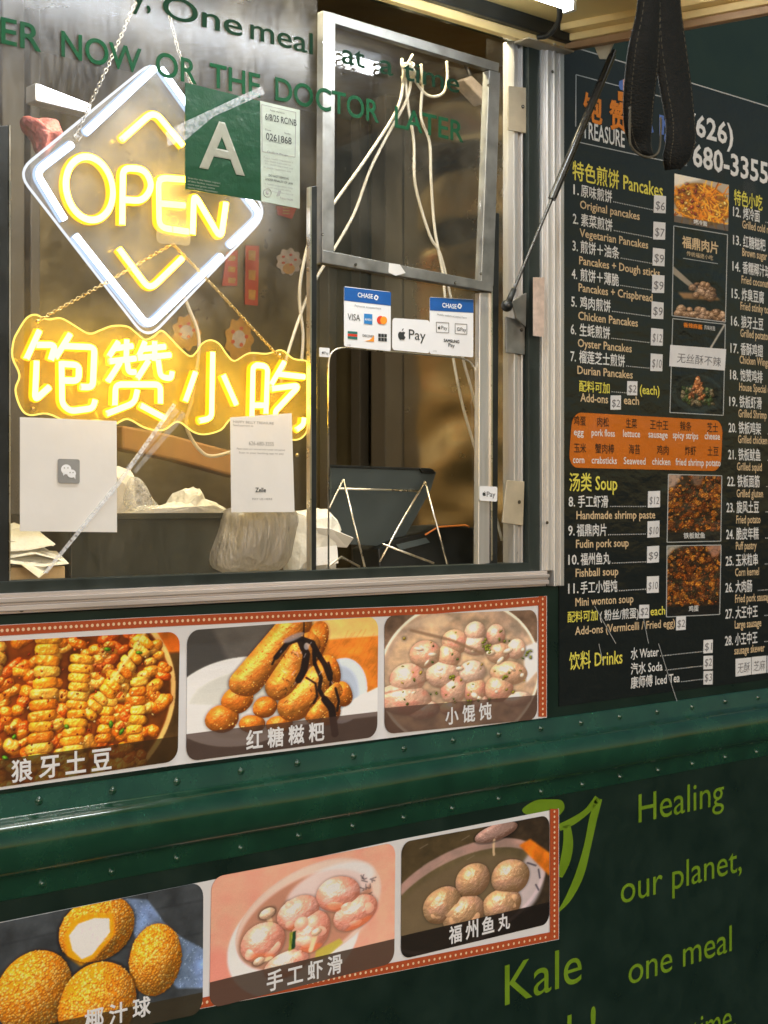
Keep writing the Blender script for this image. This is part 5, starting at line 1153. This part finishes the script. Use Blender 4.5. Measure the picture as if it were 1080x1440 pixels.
crumple('clear_bag', 'clear plastic bag slumped beside the napkins in the crate', 'plastic bag', [(172,716),(176,690),(184,668),(192,672),(204,690),(214,708),(228,716),(200,722)], yb1+.06, .05, M['plastic_clear'], 6, .010)
crumple('plastic_bag', 'cloudy wrapped takeaway bag standing under the payment sheet', 'plastic bag', [(296,806),(302,772),(318,740),(314,716),(340,708),(380,706),(412,714),(414,730),(404,768),(398,806),(350,812)], .15, .13, M['bag'], 8, .010, FZ)
crumple('paper_bag', 'folded cream paper bag standing left of the black guide bar', 'paper bag', [(404,806),(404,760),(412,722),(430,716),(452,714),(468,728),(472,746),(462,766),(466,806)], .20, .09, M['crumple'], 9, .007, FZ)
nb = thing('napkin_stack', 'white paper sheets on a wooden block at the lower left window corner', 'napkins', (X(50,.2), .2, FZ))
MB().box(X(8,.16), X(92,.16), .16, .26, FZ, Zp(50,797,.16)).build('wooden_block', M['wood'], nb, bevel=.003)
def sheet_(q, ys, par, th=.0012, sag=0):
    pts = [P(a, c_, yy_) for (a, c_), yy_ in zip(q, ys)]; MB().prism3(pts, (0,.0,.0) if False else (0,.0012,.0018)).build('paper_sheet', M['crumple'], par)
for q, ys in (([(10,792),(60,797),(97,793),(80,776),(40,774),(10,780)], [.14,.14,.13,.22,.24,.2]), ([(30,794),(55,813),(70,800),(78,784),(40,784)], [.125,.115,.12,.20,.22]), ([(8,786),(50,779),(88,789),(62,770),(10,765)], [.16,.15,.15,.24,.24]),
              ([(8,776),(40,774),(78,766),(60,752),(30,742),(8,748)], [.17,.16,.16,.22,.24,.24]), ([(8,760),(58,764),(76,768),(56,748),(20,736),(8,740)], [.20,.19,.19,.25,.27,.27])): sheet_(q, ys, nb)
rc = MB()
for q, ys in (([(444,742),(466,744),(497,757),(488,770),(456,768)], [.14,.13,.12,.15,.17]), ([(440,772),(474,768),(476,792),(440,796)], [.13,.13,.12,.12])): rc.prism3([P(a, c_, yy_) for (a, c_), yy_ in zip(q, ys)], (0,.0012,.0018))
o = rc.build('receipt_paper', M['paper'], base=P(460, 796, .13)); tag(o, 'curled white receipts beside the wire stand legs', 'receipts')
# tablet on its wire stand
td = thing('tablet_stand', 'bright wire easel holding the slate grey tablet, seen from behind', 'stand', (X(545,.16), .18, FZ))
wr = MB()
for q in ([(483,674,.19),(513,797,.115)], [(483,674,.19),(466,708,.19),(452,738,.20)], [(597.5,677,.19),(629,793,.115)], [(597.5,677,.19),(562,738,.17),(534,790,.14)], [(476,687,.188),(590,690.5,.188)], [(538,765,.12),(610,792,.10)], [(462,796,.10),(480,783,.12),(506,797,.11)]):
    wr.tube([P(*p) for p in q], .0026, 7)
wr.build('wire_frame', M['wire'], td, smooth=True)
tb = thing('tablet', 'slate grey tablet leaning on the wire easel in the pass-through', 'tablet', (X(545,.22), .22, FZ))
ts = MB(); f3 = [P(465,655,.215), P(607,660,.215), P(614,664,.215), P(606,690,.22), P(578,740,.235), P(562,770,.245), P(464,764,.245)]; ts.prism3(f3, (0,.012,.002)); ts.build('tablet_back', M['slate'], tb, bevel=.002)
e = MB(); e.prism3([P(464,653.5,.211), P(606,658.5,.211), P(607,662,.211), P(464,657,.211)], (0,.014,0)); e.build('tablet_edge', M['black'], tb, bevel=.001)
MB().prism3([P(588,658.5,.2125), P(606,659.5,.2125), P(612,666,.2125), P(592,665,.2125)], (0,-.006,0)).build('tablet_button', M['black'], tb, bevel=.001)
pt = thing('card_terminal', 'dark card terminal with an orange line, lying behind the wire easel', 'card terminal', (X(620,.25), .25, FZ))
tm = MB(); tm.prism3([P(532,772,.22), P(560,757,.22), P(600,748,.22), P(612,740,.22), P(640,738,.22), P(668,742,.22), P(668,800,.22), P(534,800,.22)], (0,.10,0)); tm.build('terminal_body', M['black'], pt, bevel=.004)
MB().tube([P(598,752,.215), P(616,741,.215), P(654,738.5,.215), P(660,741,.215)], .0022, 7).build('terminal_line', M['orangeline'], pt, smooth=True)
MB().prism3([P(556,766,.216), P(598,756,.216), P(604,763,.216), P(562,774,.216)], (0,-.003,0)).build('terminal_keypad', M['slate'], pt, bevel=.001)
# cables
cg = 'white cables hanging behind the sash'
for lab, q, r in (('leftmost cream cable looping from the bundle down past the Chinese character sign', [(568,100),(560,150),(520,215),(470,285),(440,325),(425,380),(421,420),(426,470),(424,510)], .0038),
               ('cream cable crossing over the leftmost one in front of the left guide bar', [(580,100),(572,140),(545,190),(520,240),(498,300),(470,350),(440,400),(420,450),(404,500),(395,540)], .0036),
               ('cream cable hanging straight down behind the sash into the pass-through', [(592,90),(594,120),(592,165),(604,200),(606,250),(611,320),(622,380),(624,400),(632,470),(648,560),(668,630),(690,700),(706,760)], .0036),
               ('cream cable kinked beside the straight one behind the sash', [(570,110),(574,150),(582,200),(584,260),(604,330),(618,355),(630,400),(650,500),(666,560),(680,640)], .0036),
               ('short cream cable loop hooked at the top of the sash', [(628,86),(629,110),(624,130),(610,136),(596,130),(580,108),(572,95)], .0036)):
    o = MB().tube(curve_pts([P(a, c_, .17) for a, c_ in q], 5), r, 8).build('cable', M['cable'], base=P(q[-1][0], q[-1][1], .17), smooth=True); tag(o, lab, 'cable', cg)
kn = MB()
for k in range(7): kn.tube(curve_pts([P(568+rr.uniform(-6,20), 84+rr.uniform(-8,8), .175), P(576+rr.uniform(-14,16), 98+rr.uniform(-8,8), .165), P(578+rr.uniform(-14,14), 110+rr.uniform(-6,8), .17)], 4), .0030, 6)
o = kn.build('cable_knot', M['cable'], base=P(576, 100, .17), smooth=True); tag(o, 'tangled cable knot at the top of the sash window', 'cable', cg)
o = MB().tube(curve_pts([P(254,404,.16), P(264,430,.16), P(280,480,.16), P(270,560,.16), P(262,600,.16), P(290,640,.16), P(330,634,.16)], 6), .0038, 8).build('cable', M['cable'], base=P(300,640,.16), smooth=True); tag(o, 'cream cable curling behind the Chinese character sign to the payment sheet', 'cable', cg)
# decorations on the inner wall
YW = 1.615
for lab, q in (('narrow red paper banner on the inner wall, right one of the pair', [(345,345),(364,346),(362,430),(344,428)]), ('short red paper banner on the inner wall, left one of the pair', [(318,355),(334,352),(333,402),(312,402)]), ('red paper charm just under the grade card', [(388,290),(417,292),(410,308),(390,302)])):
    root = thing('red_banner', lab, 'paper charm', P(q[3][0], q[3][1], YW), 'red paper charms on the inner wall')
    MB().prism(q, YW, .002).build('paper', M['redpaper'], root)
    (ax, ay), (bx_, by_), _, (dx, dy) = q
    g_ = MB()
    for k in range(3): f_ = (k+.25)/3; cy_ = ay+(dy-ay)*f_; g_.prism([((ax+bx_)/2-5,cy_),((ax+bx_)/2+5,cy_+1),((ax+bx_)/2+4,cy_+(dy-ay)*.18),((ax+bx_)/2-5,cy_+(dy-ay)*.16)], YW-.0025, .001)
    g_.build('gold_print', M['goldpaper'], root)
for lab, cx_, cy_, rx, ry in (('round cream and gold paper medallion highest on the inner wall', 406, 368, 17, 18), ('gold and orange paper medallion in the middle, above the small neon stroke', 336, 478, 19, 30), ('gold paper medallion partly behind the lower tip of the diamond sign', 262, 468, 19, 24)):
    root = thing('paper_medallion', lab, 'paper charm', P(cx_, cy_+ry, YW), 'paper medallions on the inner wall')
    sc1 = [(cx_+rx*(1+.10*math.cos(9*t))*math.cos(t), cy_+ry*(1+.10*math.cos(9*t))*math.sin(t)) for t in [6.2832*k/54 for k in range(54)]]
    up_ = cy_ < 400
    MB().prism(sc1, YW, .002).build('paper', M['creampaper' if up_ else 'goldpaper'], root)
    MB().prism(el(cx_, cy_+ (ry*.55 if up_ else -1), rx*.5, ry*.42), YW-.0025, .001).build('centre', M['goldpaper' if up_ else 'creampaper'], root)
    g_ = MB()
    for k in range(5): a = 1.2566*k; g_.prism(el(cx_+rx*.55*math.cos(a), cy_-ry*.15+ry*.4*math.sin(a), rx*.14, ry*.10, 8), YW-.0038, .001)
    g_.build('petal', M['redpaper'], root)
o = MB().prism3([P(172,598,.55), P(236,610,.55), P(334,636,.55), P(336,672,.55), P(250,648,.55), P(172,632,.55)], (0,.05,0)).build('slanting_piece', M['brown_piece'], base=P(250,650,.55), bevel=.006); tag(o, 'slanting orange brown piece deep inside behind the two posters', 'brown_piece')  # plain slanting slab in orange brown
crumple('pink_bag', 'crumpled pink bag hanging inside above the left corner of the diamond sign', 'plastic bag', [(27,166),(36,162),(48,176),(56,164),(74,166),(84,180),(86,196),(74,204),(66,222),(56,230),(54,206),(46,186),(34,178)], .55, .06, M['pink'], 15, .018)
ck = thing('security_camera', 'pale box camera hanging inside behind the right side of the sash', 'camera', P(668,120,.5))
MB().prism3([P(652,112,.5), P(664,106,.5), P(690,132,.5), P(684,146,.5)], (0,.05,0)).build('camera_body', M['creampaper'], ck, bevel=.004); MB().tube([P(662,108,.52), P(652,84,.55)], .006, 8).build('camera_arm', M['screw'], ck, smooth=True)
# ------------------------------------------------------------------ lamps
il = thing('ceiling_lamp', 'bright white lamp box hanging inside behind the upper left pane', 'lamp', P(88,135,.75))
lq = [(50,116),(128,146),(128,160),(50,141)]
MB().prism3([P(a, c_, .75) for a, c_ in lq], (0,.05,0)).build('lamp_housing', M['lampbody'], il, bevel=.003)
MB().prism3([P(a, c_, .7485) for a, c_ in [(53,119),(126,147.5),(126,157),(53,138)]], (0,-.004,0)).build('lamp_diffuser', M['lampglow'], il)
def area(name, loc, sx, sy, e, col, rot, par=None):
    l_ = bpy.data.lights.new(name, 'AREA'); l_.shape = 'RECTANGLE'; l_.size = sx; l_.size_y = sy; l_.energy = e; l_.color = col
    o = bpy.data.objects.new(name, l_); COL.objects.link(o); o.location = loc; o.rotation_euler = rot; return o
c2l = thing('ceiling_lamp', 'long white lamp batten on the ceiling just inside the window', 'lamp', (2.1, .2, TOPZ+.20))
MB().box(1.4, 2.9, .15, .25, TOPZ+.21, TOPZ+.255).build('lamp_housing', M['lampbody'], c2l, bevel=.004)
MB().box(1.42, 2.88, .16, .24, TOPZ+.195, TOPZ+.2095).build('lamp_diffuser', M['lampglow'], c2l, bevel=.004)
area('inside_light', (2.15, .20, TOPZ+.19), 1.4, .08, INSIDE_W, INSIDE_C, (0,0,0))
LY = -.30; lx1 = 2.50; lx0 = 1.10; lz = hz(LY) + .046
al = thing('hatch_lamp', 'bright white lamp batten under the open hatch', 'lamp', ((lx0+lx1)/2, LY, lz))
MB().box(lx0, lx1, LY-.035, LY+.035, lz-.022, lz+.012).build('lamp_housing', M['lampbody'], al, bevel=.004)
MB().tube([(lx0+.01, LY, lz-.045), (lx1-.008, LY, lz-.045)], .013, 12).build('lamp_tube', M['awnglow'], al, smooth=True, ang=40)
for xx in (lx0+.004, lx1-.016): MB().box(xx, xx+.012, LY-.016, LY+.016, lz-.062, lz-.0225).build('lamp_socket', M['lampbody'], al, bevel=.002)
area('hatch_light', ((lx0+lx1)/2, LY, lz-.062), lx1-lx0-.04, .03, AWNING_W, AWNING_C, (0,0,0))
# ------------------------------------------------------------------ pull strap
pl = thing('pull_strap', 'black webbing pull strap with a loop end, hanging before the menu board', 'strap', P(930, -10, -1.0))
def ribbon(pts, par, name, mat, bul=.012, th=.0035):
    """pts = (px, py, y, width px, twist) down the strap"""
    c = curve_pts([Vector((a, b_, yy_)) for a, b_, yy_, w_, tw in pts], 6); ww = curve_pts([Vector((w_, tw, 0)) for a, b_, yy_, w_, tw in pts], 6)
    n = len(c); m_ = 8; vs = []
    for p, w_ in zip(c, ww):
        for k in range(m_+1):
            u = k/m_*2-1; q = P(p.x + u*w_.x/2, p.y, p.z); q.y += bul*(u*u) + w_.y*u; vs.append(q)
    fs = [(i*(m_+1)+k, (i+1)*(m_+1)+k, (i+1)*(m_+1)+k+1, i*(m_+1)+k+1) for i in range(n-1) for k in range(m_)]
    o = MB().add(vs, fs).build(name, mat, par, smooth=True); s_ = o.modifiers.new('Solidify', 'SOLIDIFY'); s_.thickness = th; s_.offset = 0
    sm = MB(); n_ = m_+1                                     # stitching along both edges
    for k in (1, m_-1):
        for i in range(0, n-2, 1):
            a, b_ = vs[i*n_+k] + Vector((0,-.0024,0)), vs[(i+1)*n_+k] + Vector((0,-.0024,0)); L_ = (b_-a).length; q = max(1, int(L_/.007))
            for j in range(q): sm.tube([a.lerp(b_, (j+.15)/q), a.lerp(b_, (j+.75)/q)], .0006, 4)
    sm.build('stitching', M['strapedge'], o); return o, vs, n, m_
ribbon([(945,-80,-1.0,38,0),(945,0,-1.0,38,0),(950,60,-1.005,44,0),(958,120,-1.01,44,.0),(964,165,-1.02,40,0),(965,195,-1.025,41,0),(960,220,-1.02,38,0),(953,237,-1.01,20,0)], pl, 'strap_web', M['strap'])
ribbon([(918,-80,-1.03,30,0),(920,0,-1.03,30,0),(914,60,-1.035,42,0),(910,100,-1.03,44,0),(906,140,-1.02,42,0),(905,175,-1.01,38,0),(907,198,-1.0,30,0),(912,212,-1.0,22,0),(922,220,-1.0,12,0)], pl, 'strap_web', M['strap'])
MB().tube(curve_pts([P(886,150,-1.034), P(885.5,190,-1.034), P(888,206,-1.034), P(899,217,-1.03), P(914,221,-1.02), P(926,213,-1.01), P(929,190,-1.01), P(929,165,-1.01)], 6), .0017, 7).build('strap_edge', M['strapedge'], pl, smooth=True)
